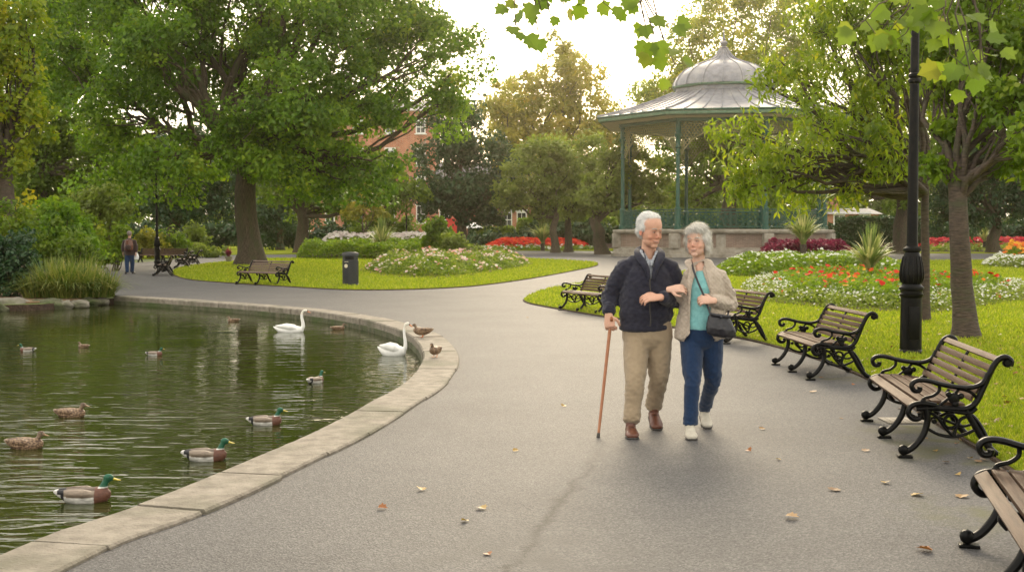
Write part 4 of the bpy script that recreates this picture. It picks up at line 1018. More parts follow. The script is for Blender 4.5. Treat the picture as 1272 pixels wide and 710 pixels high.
def cordyline(name, label, loc, r, trunk_h, n, seed, group, w_=None, up=1.0):
    rt = empty(name, loc); tag(rt, label, 'plant', group)
    if trunk_h > .02:
        mb = MB(); mb.tube([(0, 0, -.05), (.01, 0, trunk_h * .5), (0, .01, trunk_h)], [.09 * r, .08 * r, .10 * r], 8); mb.build('stem', M['bark_red'], rt)
    w_ = w_ or .030 * r
    a = strands('leaves', n, (0, 0, trunk_h), .05, r * 1.1, .85, w_, 'cordyline', seed, rt, up=.95 * up, arch=.75, var=(.25, 1))
    strands('spear_leaves', n // 2, (0, 0, trunk_h), .04, r * 1.05, .22, w_, 'cordyline', seed + 1, rt, up=1.05, arch=.3, var=(0, .5))
    return rt
gc = 'spiky variegated cordylines in the flower beds'
cordyline('cordyline', 'spiky cordyline in the front bed of red and white flowers by the lamp post', G(1080, 360), 1.2, .50, 190, 70, gc, w_=.042)
cordyline('cordyline', 'tall spiky cordyline among purple plants in front of the bandstand', Vector((wx(998, 52), 52, 0)), 1.55, 1.05, 210, 72, gc, w_=.058)
cordyline('cordyline', 'distant spiky cordyline behind the red bed left of the bandstand', Vector((wx(674, 103), 103, 0)), 2.2, .6, 150, 74, gc, w_=.09)
cordyline('cordyline', 'spiky cordyline beside the white flowers behind the left hedge', Vector((wx(474, 72), 72, 0)), 1.9, .45, 150, 76, gc, w_=.06)
cordyline('cordyline', 'green spiky cordyline above the far right red flowers', Vector((wx(1223, 96), 96, 0)), 1.3, .8, 90, 78, gc)

shrub('viburnum_bush', 'dense green bush in front of the brick house right of the thick plane trunk', [(445, 284, 12), (465, 280, 14), (485, 283, 12), (503, 281, 12), (475, 268, 12)], 104, 'leaf_mid', .26, .5, 55, 186)
# ---- beds
def pts_in(poly, n, rg):
    xs = [p.x for p in poly]; ys = [p.y for p in poly]; X = rg.uniform(min(xs), max(xs), n * 4); Y = rg.uniform(min(ys), max(ys), n * 4)
    ok = inside(poly, X, Y); return X[ok][:n], Y[ok][:n]
def edge_fall(poly, X, Y, wdt):
    d = np.full(len(X), 1e9); m_ = len(poly)
    for i in range(m_):
        a, b_ = poly[i], poly[(i + 1) % m_]; ab = np.array([b_.x - a.x, b_.y - a.y]); L2 = (ab ** 2).sum() + 1e-9
        t = np.clip(((X - a.x) * ab[0] + (Y - a.y) * ab[1]) / L2, 0, 1)
        d = np.minimum(d, np.hypot(X - a.x - t * ab[0], Y - a.y - t * ab[1]))
    return np.clip(d / wdt, 0, 1) ** .5
def bumps(X, Y, s_, seed):
    return np.array([noise.noise(Vector((x * s_, y * s_, seed))) for x, y in zip(X, Y)])
def cover(parent, name, poly, n, h, leaf, mat, seed, wdt=.5, rough=.35, bscale=1.6, aspect=.6, kind='stuff', h0=.3, var=None):
    rg = np.random.default_rng(seed); X, Y = pts_in(poly, n, rg); N = len(X)
    top = h * edge_fall(poly, X, Y, wdt) * (1 + rough * bumps(X, Y, bscale, seed)); Z = top * (h0 + (1 - h0) * rg.random(N) ** .45) + .02
    C_ = np.stack([X, Y, Z], 1); O_ = rg.normal(0, .6, (N, 3)); O_[:, 2] = np.abs(O_[:, 2]) + .4; O_ /= np.linalg.norm(O_, axis=1)[:, None]
    V, Fq = leaf_faces(C_, O_, leaf, aspect, .1, .25, .8, rg)
    V -= np.array(parent.location)
    vv = np.clip(rg.beta(2, 2, N) * .8 + .25 * bumps(X, Y, bscale * 1.7, seed + 3), 0, 1) if var is None else rg.uniform(*var, N)
    o = np_mesh(name, V, Fq, vv, M[mat], parent)
    if kind: o['kind'] = kind
    return o
def blooms(parent, name, poly, n, h, size, mat, seed, wdt=.5, rough=.35, bscale=1.6, hseed=None, petals=5, clump=None):
    rg = np.random.default_rng(seed); X, Y = pts_in(poly, n * (3 if clump else 1), rg)
    if clump: ok = bumps(X, Y, clump, seed + 9) > .08; X = X[ok][:n]; Y = Y[ok][:n]
    N = len(X); Z = h * edge_fall(poly, X, Y, wdt) * (1 + rough * bumps(X, Y, bscale, hseed if hseed is not None else seed)) + .02 + rg.uniform(-.02, .05, N)
    nrm = np.stack([rg.normal(0, .45, N), rg.normal(-.35, .45, N), np.ones(N)], 1); nrm /= np.linalg.norm(nrm, axis=1)[:, None]
    a = np.cross(nrm, np.array([1., 0, .1])); a /= np.linalg.norm(a, axis=1)[:, None]; b2 = np.cross(nrm, a); C_ = np.stack([X, Y, Z], 1) - np.array(parent.location)
    s_ = size * rg.uniform(.6, 1.25, N)[:, None]; V = np.zeros((N, petals, 4, 3)); ph = rg.uniform(0, 6.28, N)
    for k in range(petals):
        an = ph + 2 * np.pi * k / petals; d = a * np.cos(an)[:, None] + b2 * np.sin(an)[:, None]; e = np.cross(nrm, d)
        V[:, k, 0] = C_; V[:, k, 1] = C_ + (d * .32 + e * .26 + nrm * .12) * s_; V[:, k, 2] = C_ + (d * .52 + nrm * .16) * s_; V[:, k, 3] = C_ + (d * .32 - e * .26 + nrm * .12) * s_
    Fq = np.arange(N * petals * 4).reshape(-1, 4); vv = np.repeat(rg.random(N), petals)
    o = np_mesh(name, V.reshape(-1, 3), Fq, vv, M[mat], parent); o['kind'] = 'stuff'; return o
def petalmat(name, stops): return leafmat(name, stops, trans=.35, tcol=(1, 1, 1), rough=.6, spec=.2)
M['petal_mixed'] = petalmat('petal_mixed', [(0, (.75, .72, .62)), (.3, (.78, .60, .55)), (.5, (.70, .35, .36)), (.65, (.76, .70, .55)), (.8, (.72, .20, .16)), (.9, (.78, .62, .2)), (1, (.8, .78, .72))])
M['petal_white'] = petalmat('petal_white', [(0, (.62, .66, .48)), (.5, (.75, .75, .66)), (1, (.82, .80, .76))])
M['petal_red'] = petalmat('petal_red', [(0, (.50, .02, .015)), (.6, (.70, .045, .02)), (1, (.75, .13, .03))])
M['petal_crimson'] = petalmat('petal_crimson', [(0, (.36, .015, .03)), (.6, (.55, .03, .05)), (1, (.65, .10, .08))])
M['petal_orange'] = petalmat('petal_orange', [(0, (.70, .12, .02)), (.5, (.75, .25, .03)), (1, (.78, .45, .05))])
M['petal_pale'] = petalmat('petal_pale', [(0, (.52, .40, .40)), (.5, (.62, .56, .50)), (1, (.70, .66, .60))])
M['purple_leaf'] = leafmat('purple_leaf', [(0, (.10, .012, .03)), (.5, (.20, .025, .06)), (1, (.34, .06, .10))], tcol=(1.2, .8, 1))
def bed(name, label, poly, cat='flower bed', smooth=True):
    poly = catmull(poly, 4, True) if smooth else poly
    c = sum(poly, Vector()) / len(poly); rt = empty(name, (c.x, c.y, 0)); tag(rt, label, cat)
    mb = MB(); bm_ = flat_poly('soil', poly, .055, M['soil'], thick=.05, kind=None)
    for v in bm_.data.vertices: v.co -= Vector((c.x, c.y, 0))
    bm_.parent = rt; return rt, poly

rb, pl_ = bed('rose_bed', 'long bed of pink, white and red roses on the left lawn behind the bin', [G(*p) for p in ((446, 335), (462, 341), (484, 344), (534, 347), (574, 344), (610, 339), (645, 334), (662, 328.5), (650, 325.5), (600, 326), (540, 327.5), (480, 330))])
inn = [p.lerp(Vector((rb.location.x, rb.location.y, p.z)), .06) for p in pl_]
cover(rb, 'foliage', inn, 17000, .55, .11, 'leaf_mid', 81, 1.2, .75, 1.3)
cover(rb, 'bright_foliage', inn, 5000, .62, .12, 'leaf_pale', 181, 1.2, .8, .7)
blooms(rb, 'blossoms', inn, 850, .60, .12, 'petal_mixed', 82, 1.2, .75, 1.3, hseed=81, clump=1.1)
hb, pl_ = bed('box_hedge', 'long low yellow green hedge on the left lawn behind the rose bed', [G(*p) for p in ((371, 321.7), (400, 322.5), (470, 323), (532, 323.5), (540, 320), (470, 318.2), (400, 318.2), (374, 319.5))], 'hedge')
cover(hb, 'foliage', pl_, 26000, .90, .17, 'leaf_bright', 83, .5, .55, .8)
wb, pl_ = bed('white_flower_bed', 'mass of tall whitish pink flowers behind the left hedge', [G(*p) for p in ((405, 317.8), (470, 317.6), (535, 318.5), (540, 316), (470, 315.2), (400, 316))])
cover(wb, 'foliage', pl_, 9000, 1.25, .18, 'leaf_mid', 84, .8, .25, .7)
blooms(wb, 'blossoms', pl_, 1500, 1.34, .24, 'petal_pale', 85, .8, .25, .7, hseed=84)
shrub('hydrangea_bush', 'upright bright green shrub at the end of the left hedge', [(541, 278, 10), (545, 290, 13), (549, 302, 14), (536, 300, 11), (541, 313, 14)], 62, 'leaf_bright', .2, .35, 55, 86)
shrub('dahlia_clump', 'sprawling yellow green plants with dull pink heads right of the upright shrub', [(560, 300, 14), (570, 312, 14), (556, 316, 14), (585, 314, 10), (600, 316, 11), (618, 316, 10)], 58, 'leaf_pale', .17, .3, 55, 87, cat='plant')
rd, pl_ = bed('red_flower_bed', 'distant bed of scarlet flowers with a yellow border left of the bandstand', [G(*p) for p in ((600, 310.6), (660, 310.4), (728, 310.2), (738, 309), (700, 307.8), (604, 308))])
cover(rd, 'foliage', pl_, 6000, .45, .28, 'leaf_bright', 88, 2)
inn = [p.lerp(Vector((rd.location.x, rd.location.y, p.z)), .12) + Vector((0, .6, 0)) for p in pl_]
blooms(rd, 'scarlet_blossoms', inn, 2600, .85, .42, 'petal_red', 89, 1.5, .15)
blooms(rd, 'yellow_blossoms', pl_, 700, .45, .25, 'petal_white', 90, 2, .15)

b2, pl_ = bed('purple_bed', 'bed of low yellow green plants and purple foliage in front of the bandstand', [G(*p) for p in ((888, 338), (905, 343.5), (950, 345.5), (1010, 345), (1070, 345.5), (1115, 345), (1125, 339), (1090, 333), (1000, 329), (930, 330))])
cover(b2, 'low_foliage', pl_, 24000, .66, .15, 'leaf_bright', 91, 1.0, .35, .9)
blooms(b2, 'white_blossoms', pl_, 600, .66, .12, 'petal_white', 92, 1.0, .35, .9, hseed=91)
pp = [G(*p) for p in ((940, 332.5), (1000, 333.5), (1062, 333), (1066, 329), (1000, 327.5), (938, 329))]
cover(b2, 'purple_foliage', pp, 9000, 1.12, .22, 'purple_leaf', 93, .7, .25, .8)
b3, pl_ = bed('annual_bed', 'large bed of red flowers edged with white blooms around the lamp post and near cordyline', [G(*p) for p in ((922, 357), (932, 368), (950, 376), (1024, 384), (1092, 388.5), (1148, 391), (1190, 387), (1240, 379), (1285, 372), (1290, 364), (1240, 359), (1160, 352.5), (1060, 349.5), (960, 350.5))])
ctr = Vector((b3.location.x, b3.location.y, 0))
inn = [p.lerp(ctr, .13) for p in pl_]
cover(b3, 'edging_foliage', pl_, 26000, .30, .075, 'leaf_pale', 94, .5, .3, 2.2)
blooms(b3, 'white_blossoms', pl_, 3800, .31, .052, 'petal_white', 95, .5, .3, 2.2, hseed=94)
cover(b3, 'inner_foliage', inn, 26000, .42, .10, 'leaf_bright', 96, .6, .6, 1.6)
blooms(b3, 'red_blossoms', inn, 260, .42, .14, 'petal_red', 97, .6, .6, 1.6, hseed=96, clump=.9)
blooms(b3, 'orange_blossoms', inn, 50, .44, .12, 'petal_orange', 98, .6, .3, 1.6, hseed=96)
b4, pl_ = bed('border_bed', 'small bed of white and orange flowers at the right edge beyond the near tree', [G(*p) for p in ((1219, 330), (1240, 333), (1290, 334), (1330, 331), (1300, 326), (1240, 325.5))])
cover(b4, 'foliage', pl_, 9000, .42, .13, 'leaf_pale', 99, .8); blooms(b4, 'white_blossoms', pl_, 1500, .45, .12, 'petal_white', 100, .8, hseed=99)
inn = [p.lerp(Vector((b4.location.x + 1.2, b4.location.y + 2, 0)), .35) for p in pl_]
cover(b4, 'inner_foliage', inn, 3000, .8, .16, 'leaf_mid', 101, .5)
blooms(b4, 'orange_blossoms', inn, 160, .95, .26, 'petal_orange', 102, .5)
b5, pl_ = bed('crimson_flower_bed', 'far right bed of crimson flowers with a pale green edge', [G(*p) for p in ((1146, 312.5), (1200, 312.8), (1300, 313), (1320, 309), (1200, 307.8), (1150, 308.6))])
cover(b5, 'foliage', pl_, 9000, .5, .3, 'leaf_pale', 103, 2); inn = [p.lerp(Vector((b5.location.x, b5.location.y, 0)), .06) + Vector((0, 2.2, 0)) for p in pl_]
blooms(b5, 'crimson_blossoms', inn, 1700, .9, .36, 'petal_crimson', 104, 1.5, .25)
# hedges at the far edge
for nm, lb, pxs, d_, h_, mt, sd in (('privet_hedge', 'bright green clipped hedge behind the pale round trees', [(640, 770)], 121, 3.0, 'leaf_bright', 110), ('laurel_hedge', 'dark clipped hedge right of the bandstand behind the far bench', [(1040, 1150)], 106, 2.9, 'leaf_dark', 111),
                            ('beech_hedge', 'dark hedge left of the pale round trees behind the red flowers', [(585, 642)], 121, 2.0, 'leaf_mid', 112)):
    x0, x1 = wx(pxs[0][0], d_), wx(pxs[0][1], d_)
    poly = [Vector((x0, d_, 0)), Vector((x1, d_, 0)), Vector((x1, d_ + 1.8, 0)), Vector((x0, d_ + 1.8, 0))]
    rt, pl_ = bed(nm, lb, poly, 'hedge', False); cover(rt, 'foliage', pl_, 9000, h_, .32, mt, sd, .3, .12, .6, h0=.05)
# stone planter by the left path
q = G(284, 326.5); rt = empty('stone_planter', q); tag(rt, 'small stone planter with a dark plant on the lawn left of the sycamore trunk', 'planter')
mb = MB(); mb.lathe([(.14, 0), (.16, .03), (.12, .06), (.17, .2), (.21, .3), (.22, .33), (.19, .34), (.18, .30), (.02, .29)], 16); mb.build('pot', M['stone'], rt)
strands('leaves', 120, (0, 0, .3), .06, .65, .6, .02, 'purple_leaf', 115, rt)
# ================================================================== ORGANIC SURFACES
def organic(mb, voxel, smooth=4, sfac=.5):
    """closed shapes in mb -> one continuous skin"""
    me = bpy.data.meshes.new('tmp'); me.from_pydata(mb.v, [], mb.f); me.update()
    bm = bmesh.new(); bm.from_mesh(me); bmesh.ops.recalc_face_normals(bm, faces=bm.faces); bm.to_mesh(me); bm.free()
    o = bpy.data.objects.new('tmp', me); COL.objects.link(o)
    r_ = o.modifiers.new('r', 'REMESH'); r_.mode = 'VOXEL'; r_.voxel_size = voxel; r_.use_smooth_shade = True
    if smooth: s_ = o.modifiers.new('s', 'SMOOTH'); s_.iterations = smooth; s_.factor = sfac
    dg = bpy.context.evaluated_depsgraph_get(); dg.update()
    out = bpy.data.meshes.new_from_object(o.evaluated_get(dg)); bpy.data.objects.remove(o); bpy.data.meshes.remove(me)
    out.polygons.foreach_set('use_smooth', [True] * len(out.polygons)); return out
def verts_of(me):
    a = np.empty(len(me.vertices) * 3, np.float32); me.vertices.foreach_get('co', a); return a.reshape(-1, 3)
def set_verts(me, a): me.vertices.foreach_set('co', a.astype(np.float32).ravel()); me.update()
def paint(me, cols, name='Col'):
    a = me.attributes.new(name, 'FLOAT_COLOR', 'POINT'); c = np.ones((len(cols), 4), np.float32); c[:, :3] = cols; a.data.foreach_set('color', c.ravel())
def colmat(name, rough=.6, nscale=60, namt=.25, spec=.4, bump=.0, sub=0, bscale=80, sheen=0, nstretch=(1, 1, 1)):
    m, n, b = new_mat(name); Lk = n.links.new
    a = nd(n, 'ShaderNodeAttribute', attribute_name='Col'); t = nd(n, 'ShaderNodeTexCoord')
    mp = nd(n, 'ShaderNodeMapping'); mp.inputs['Scale'].default_value = nstretch; Lk(t.outputs['Object'], mp.inputs[0])
    no = nd(n, 'ShaderNodeTexNoise', Scale=nscale, Detail=5); Lk(mp.outputs[0], no.inputs['Vector'])
    r = ramp(n, [(.25, (1 - namt,) * 3), (.75, (1 + namt,) * 3)]); Lk(no.outputs['Fac'], r.inputs[0])
    mu = nd(n, 'ShaderNodeMix', data_type='RGBA', blend_type='MULTIPLY'); mu.inputs[0].default_value = 1; Lk(a.outputs['Color'], mu.inputs[6]); Lk(r.outputs[0], mu.inputs[7])
    Lk(mu.outputs[2], b.inputs['Base Color']); b.inputs['Roughness'].default_value = rough; b.inputs['Specular IOR Level'].default_value = spec
    b.inputs['Sheen Weight'].default_value = sheen
    if sub: b.inputs['Subsurface Weight'].default_value = sub; b.inputs['Subsurface Radius'].default_value = (.012, .005, .003); b.inputs['Subsurface Scale'].default_value = 1
    if bump:
        nb = nd(n, 'ShaderNodeTexNoise', Scale=bscale, Detail=5); Lk(mp.outputs[0], nb.inputs['Vector'])
        bp = nd(n, 'ShaderNodeBump', Strength=.6, Distance=bump); Lk(nb.outputs['Fac'], bp.inputs['Height']); Lk(bp.outputs[0], b.inputs['Normal'])
    return m
M['feather'] = colmat('feather', .55, 55, .28, nstretch=(.5, 1.6, 1.6), bump=.003)
M['swan_feather'] = colmat('swan_feather', .6, 30, .05, bump=.004, bscale=40)
M['bill_yellow'] = pmat('bill_yellow', (.50, .40, .04), None, rough=.45)
M['bill_brown'] = pmat('bill_brown', (.22, .12, .05), None, rough=.45)
M['bill_orange'] = pmat('bill_orange', (.60, .17, .04), None, rough=.45)
M['eye_black'] = pmat('eye_black', (.006, .006, .006), None, rough=.1, spec=.8)

def duck_shape(head=(.135, 0, .150), nk=1.0, standing=False):
    mb = MB()
    mb.tube([(-.185, 0, .075), (-.15, 0, .062), (-.10, 0, .048), (-.03, 0, .035), (.05, 0, .035), (.10, 0, .048), (.130, 0, .062), (.143, 0, .072)],
            [(.010, .004), (.032, .018), (.058, .042), (.076, .060), (.074, .062), (.056, .054), (.034, .036), (.012, .014)], 16, up=(0, 1, 0))
    h = Vector(head)
    mb.tube([(.085, 0, .055), (.108, 0, .085), (h.x - .022, h.y * .7, h.z - .035), (h.x - .004, h.y, h.z - .008)], [.042, .030, .021, .020], 12)
    mb.ell((h.x + .002, h.y, h.z), (.032, .0225, .0245), 14, 10); mb.ell((h.x + .018, h.y, h.z - .006), (.020, .015, .015), 12, 8)
    for s_ in (-1, 1):   # folded wings
        mb.tube([(.055, .048 * s_, .055), (.0, .058 * s_, .066), (-.08, .046 * s_, .070), (-.15, .020 * s_, .076), (-.178, .010 * s_, .082)], [.022, .030, .026, .013, .005], 10)
    return organic(mb, .0052, 3)
def bill(parent, head, mat, yaw=0, s=1.0, name='bill'):
    mb = MB(); h = Vector(head)
    mb.tube([(h.x + .026 * s, h.y, h.z - .006 * s), (h.x + .042 * s, h.y, h.z - .010 * s), (h.x + .060 * s, h.y, h.z - .015 * s), (h.x + .074 * s, h.y, h.z - .016 * s)],
            [(.011 * s, .010 * s), (.010 * s, .006 * s), (.011 * s, .004 * s), (.006 * s, .002 * s)], 10, up=(0, 1, 0))
    mb.build(name, M[mat], parent, 60)
    for s_ in (-1, 1):
        e = MB(); e.ell((h.x + .014 * s, h.y + s_ * .0195 * s, h.z + .006 * s), .0045 * s, 8, 6); e.build('eye', M['eye_black'], parent, 60)
def drake_cols(co, head):
    x, y, z = co[:, 0], np.abs(co[:, 1]), co[:, 2]; c = np.zeros((len(co), 3))
    c[:] = (.50, .48, .44)                                  # pale grey flanks
    back = z > .052 + .02 * np.sin(x * 20) * 0; c[back] = (.27, .215, .165)
    c[(z > .072) & (y < .045)] = (.10, .07, .05)
    c[(z > .045) & (z < .066) & (y > .05) & (x > -.1)] = (.20, .155, .115)
    c[(x > .062) & (z < .2)] = (.13, .055, .035)
    c[(x < -.115)] = (.015, .015, .018); c[(x < -.158)] = (.62, .60, .56); c[(x < -.135) & (z < .062)] = (.5, .48, .45)
    nb = (x > .08) & (z > .092); c[nb] = (.62, .62, .58); hd = (x > .08) & (z > .099); c[hd] = (.010, .085, .042)
    c[hd & (z > head[2] + .012)] = (.012, .11, .06)
    return c
def hen_cols(co, head, seed=0):
    x, y, z = co[:, 0], np.abs(co[:, 1]), co[:, 2]
    k = np.array([noise.noise(Vector((a * 60, b * 90, d * 90 + seed))) for a, b, d in co])
    c = np.where((k > 0)[:, None], np.array((.26, .17, .10)), np.array((.09, .052, .032)))
    c[(x > .08) & (z > .10)] = (.20, .14, .09); c[(x > .08) & (z > head[2] + .01)] = (.09, .055, .035); c[(x < -.16)] = (.34, .27, .2)
    return c
hd0 = (.135, 0, .150)
def mk_duck(kind, head=hd0, rz_head=0):
    me = duck_shape(head); co = verts_of(me); paint(me, drake_cols(co, head) if kind == 'drake' else hen_cols(co, head))
    o = link('duck', me, M['feather']); bill(o, head, 'bill_yellow' if kind == 'drake' else 'bill_brown'); return o
drake, hen = mk_duck('drake'), mk_duck('hen', (.130, 0, .132))
first = {'drake': True, 'hen': True}
def put_duck(kind, px, py, rz, label, s=1.0, z=None, group='mallards on the pond'):
    p_ = drake if kind == 'drake' else hen
    o = p_ if first[kind] else copy_tree(p_); first[kind] = False
    q = G(px, py, WZ); o.location = (q.x, q.y, WZ - .012 if z is None else z); o.rotation_euler = (0, 0, R(rz)); o.scale = (s, s, s)
    for k in ('label', 'category', 'group'):
        if k in o: del o[k]
    tag(o, label, 'duck', group); return o
put_duck('drake', 106, 622, 8, 'green headed drake nearest the camera at the bottom left of the pond', 1.08)
put_duck('drake', 256, 571, 6, 'green headed drake second nearest, close to the straight run of kerb', 1.04)
put_duck('drake', 330, 527, 10, 'green headed drake third nearest along the kerb', .96)
put_duck('drake', 392, 475, 60, 'drake seen from behind in the middle of the pond below the left swan', .85)
put_duck('drake', 192, 441, 4, 'small distant drake facing right in open water left of the swans', .72)
put_duck('drake', 34, 436, 182, 'pale drake near the left edge trailing a small wake', .72)
put_duck('hen', 88, 517, -6, 'brown speckled hen duck, farther of the two near the left edge', .95)
put_duck('hen', 32, 556, -4, 'brown speckled hen duck, nearer of the two near the left edge', .98)
put_duck('hen', 104, 431, 160, 'small brown duck swimming right of the pale drake', .62)
put_duck('hen', 290, 399, 175, 'brown duck left of the left swan below the far kerb', .75)
put_duck('hen', 420, 409, 20, 'brown duck close under the kerb between the two swans', .8)
put_duck('hen', 72, 378, 10, 'distant duck under the long grass clump at the shore', .75)
put_duck('drake', 96, 378.5, 175, 'distant pale duck right of the duck under the grass clump', .8)
put_duck('hen', 146, 376, 90, 'tiny distant duck where the far kerb begins', .7)
# the two ducks standing on the kerb
for (px, py, rz, lb, s_) in ((525, 421, 168, 'brown duck standing on the pond kerb with its tail to the path', .95), (541, 446, 250, 'dark brown duck standing on the kerb nearest the path', .85)):
    g_ = G(px, py); o = put_duck('hen', px, py, rz, lb, s_, z=.085, group='ducks standing on the kerb'); o.location = (g_.x, g_.y, .03 + .052)
    for sy in (-1, 1):
        mb = MB(); mb.tube([(.0, .022 * sy, .0), (-.005, .024 * sy, -.03), (.004, .024 * sy, -.055)], [.010, .006, .005], 8); mb.tube([(-.006, .024 * sy, -.055), (.02, .026 * sy, -.057), (.045, .028 * sy, -.058)], [(.006, .004), (.014, .003), (.020, .002)], 8, up=(0, 1, 0))
        lg = mb.build('leg', M['bill_orange'], o, 60)

def mk_swan():
    mb = MB()
    mb.tube([(-.50, 0, .22), (-.42, 0, .17), (-.30, 0, .12), (-.12, 0, .10), (.08, 0, .10), (.24, 0, .11), (.33, 0, .13), (.37, 0, .15)],
            [(.02, .012), (.07, .04), (.13, .10), (.18, .155), (.18, .16), (.14, .13), (.08, .085), (.03, .03)], 18, up=(0, 1, 0))
    for s_ in (-1, 1): mb.tube([(.18, .10 * s_, .16), (.05, .135 * s_, .20), (-.15, .12 * s_, .235), (-.33, .07 * s_, .235), (-.44, .03 * s_, .25)], [.05, .085, .08, .04, .012], 12)
    mb.tube(catmull([(.26, 0, .12), (.35, 0, .20), (.355, 0, .34), (.325, 0, .50), (.33, 0, .63), (.37, 0, .705), (.42, 0, .725)], 4), [.09, .08, .072, .066, .06, .056, .052, .05, .048, .046, .044, .042, .040, .039, .038, .037, .036, .035, .035, .035, .036, .037, .038, .039, .040], 14)
    mb.ell((.425, 0, .722), (.058, .040, .042), 14, 10); mb.ell((.465, 0, .705), (.038, .026, .026), 12, 8)
    me = organic(mb, .012, 4); co = verts_of(me); c = np.zeros((len(co), 3)); c[:] = (.80, .79, .75); c[co[:, 2] > .6] = (.80, .76, .66); paint(me, c)
    o = link('swan', me, M['swan_feather'])
    b = MB(); b.tube([(.485, 0, .700), (.515, 0, .688), (.555, 0, .668), (.580, 0, .655)], [(.020, .022), (.018, .014), (.018, .009), (.010, .005)], 10, up=(0, 1, 0)); b.build('bill', M['bill_orange'], o, 60)
    b = MB(); b.ell((.488, 0, .718), (.018, .014, .016), 10, 8); b.tube([(.47, .024, .715), (.50, .018, .70)], .009, 6); b.tube([(.47, -.024, .715), (.50, -.018, .70)], .009, 6); b.build('face_mask', M['eye_black'], o, 60)
    for s_ in (-1, 1): e = MB(); e.ell((.452, s_ * .036, .728), .008, 8, 6); e.build('eye', M['eye_black'], o, 60)
    return o
sw = mk_swan(); q = G(361, 412, WZ); sw.location = (q.x, q.y, WZ - .03); sw.rotation_euler = (0, 0, R(-4)); sw.scale = (.62, .62, .56)
tag(sw, 'white swan gliding right below the far kerb, farther of the two', 'swan', 'white swans on the pond')
s2 = copy_tree(sw); q = G(489, 441, WZ); s2.location = (q.x, q.y, WZ - .025); s2.rotation_euler = (0, 0, R(-10)); s2.scale = (.48, .56, .66)
for k in ('label',): del s2[k]
tag(s2, 'white swan with a tall upright neck close to the bend of the kerb', 'swan', 'white swans on the pond')

# ================================================================== OVERHANGING PLANE BRANCH, FALLEN LEAVES
LOBE = [(0, -.36), (.15, -.38), (.34, -.36), (.40, -.20), (.60, -.06), (.46, .06), (.38, .10), (.44, .22), (.42, .40), (.26, .34), (.16, .44), (0, .66), (-.16, .44), (-.26, .34), (-.42, .40), (-.44, .22), (-.38, .10), (-.46, .06), (-.60, -.06), (-.40, -.20), (-.34, -.36), (-.15, -.38)]
def lobed(mb, c, t, nrm, s, curl=.2):
    t = Vector(t).normalized(); nrm = Vector(nrm); nrm = (nrm - t * nrm.dot(t)).normalized(); b_ = nrm.cross(t); c = Vector(c)
    vs = [c + nrm * (-.02 * s)] + [c + b_ * x * s + t * y * s + nrm * (curl * s * (abs(x) ** 1.5 - .3 * y * y)) for x, y in LOBE]
    mb.add(vs, [(0, 1 + i, 1 + (i + 1) % len(LOBE)) for i in range(len(LOBE))])
pb_ = Vector((5.6, 6.2, 0)); pt = empty('plane_tree', pb_); tag(pt, 'plane tree out of view whose lobed leaves hang into the top of the picture', 'tree')
mb = MB(); mb.tube([v - pb_ for v in wob(pb_ + Vector((0, 0, -.1)), pb_ + Vector((-.1, 0, 5.2)), 8, .1, 0, 3)], [.36, .28, .26, .25, .24, .23, .22, .2, .16], 14)
def limb(a, b_, r0, sag=.15, sd=1, n_=9):
    L_ = wob(a, b_, n_, (Vector(b_) - Vector(a)).length * .04, sag, sd); mb.tube([v - pb_ for v in L_], [max(.004, r0 * (1 - .85 * i / n_)) for i in range(n_ + 1)], 7); return L_
la = limb((5.5, 6.2, 3.6), P(640, -70, 6.6), .085, .35, 2, 14)
lb_ = limb((5.5, 6.2, 3.2), P(1180, -60, 5.6), .06, .2, 3)
rgp = random.Random(21); lf = MB()
def spray(anchor, spots, Y, size, cnt):
    for (px, py) in spots:
        tip = P(px, py, Y + rgp.uniform(-.15, .15)); a = min(la + lb_, key=lambda v: (v - tip).length) if anchor is None else anchor
        tw = wob(a, tip, 6, .05, .06, rgp.random() * 9); mb.tube([v - pb_ for v in tw], [.008, .007, .006, .005, .004, .0035, .003], 5)
        for k in range(cnt):
            j = rgp.choice([4, 5, 6, 6]); o_ = tw[j]; d_ = Vector((rgp.uniform(-1, 1), rgp.uniform(-.6, .6), rgp.uniform(-1.1, .1))).normalized(); pet = o_ + d_ * rgp.uniform(.03, .09)
            mb.tube([o_ - pb_, pet - pb_], .002, 4, cap=False); s_ = size * rgp.uniform(.7, 1.2)
            lobed(lf, pet + d_ * s_ * .5 - pb_, d_ + Vector((0, 0, -.4)), Vector((rgp.uniform(-.6, .6), -1, rgp.uniform(.1, .9))), s_, rgp.uniform(.05, .35))
spray(None, [(640, 30), (668, 38), (650, 8), (684, 20), (700, 4), (725, 2), (750, 4), (672, 12), (735, -6), (770, -4)], 6.6, .085, 3)
spray(None, [(800, 20), (812, 40), (830, 62), (822, 30), (838, 80), (806, 50)], 6.3, .088, 3)
c1 = P(1085, -30, 5.7)
spray(None, [(1075, 25), (1095, 38), (1112, 30), (1102, 18), (1125, 42)], 5.7, .092, 4)
spray(None, [(1180, 68), (1205, 88), (1190, 92), (1218, 75), (1225, 90), (1205, 60), (1175, 8)], 5.5, .095, 4)
# a modest crown of its own, over and to the right of the view
for k in range(420):
    o_ = Vector((5.6 + rgp.gauss(0, 1.3), 6.2 + rgp.gauss(0, 1.3), 5.6 + rgp.gauss(0, .8))) - pb_
    lobed(lf, o_, (rgp.uniform(-1, 1), rgp.uniform(-1, 1), -.6), (rgp.uniform(-.5, .5), rgp.uniform(-.5, .5), 1), rgp.uniform(.1, .18))
mb.build('trunk', M['bark'], pt, 60)
me_l = lf.build('leaves', M['leaf_plane'], pt, 0); att = me_l.data.attributes.new('var', 'FLOAT', 'FACE'); nl = len(LOBE)
att.data.foreach_set('value', np.repeat(rng.beta(2, 3, len(me_l.data.polygons) // nl), nl).astype(np.float32))

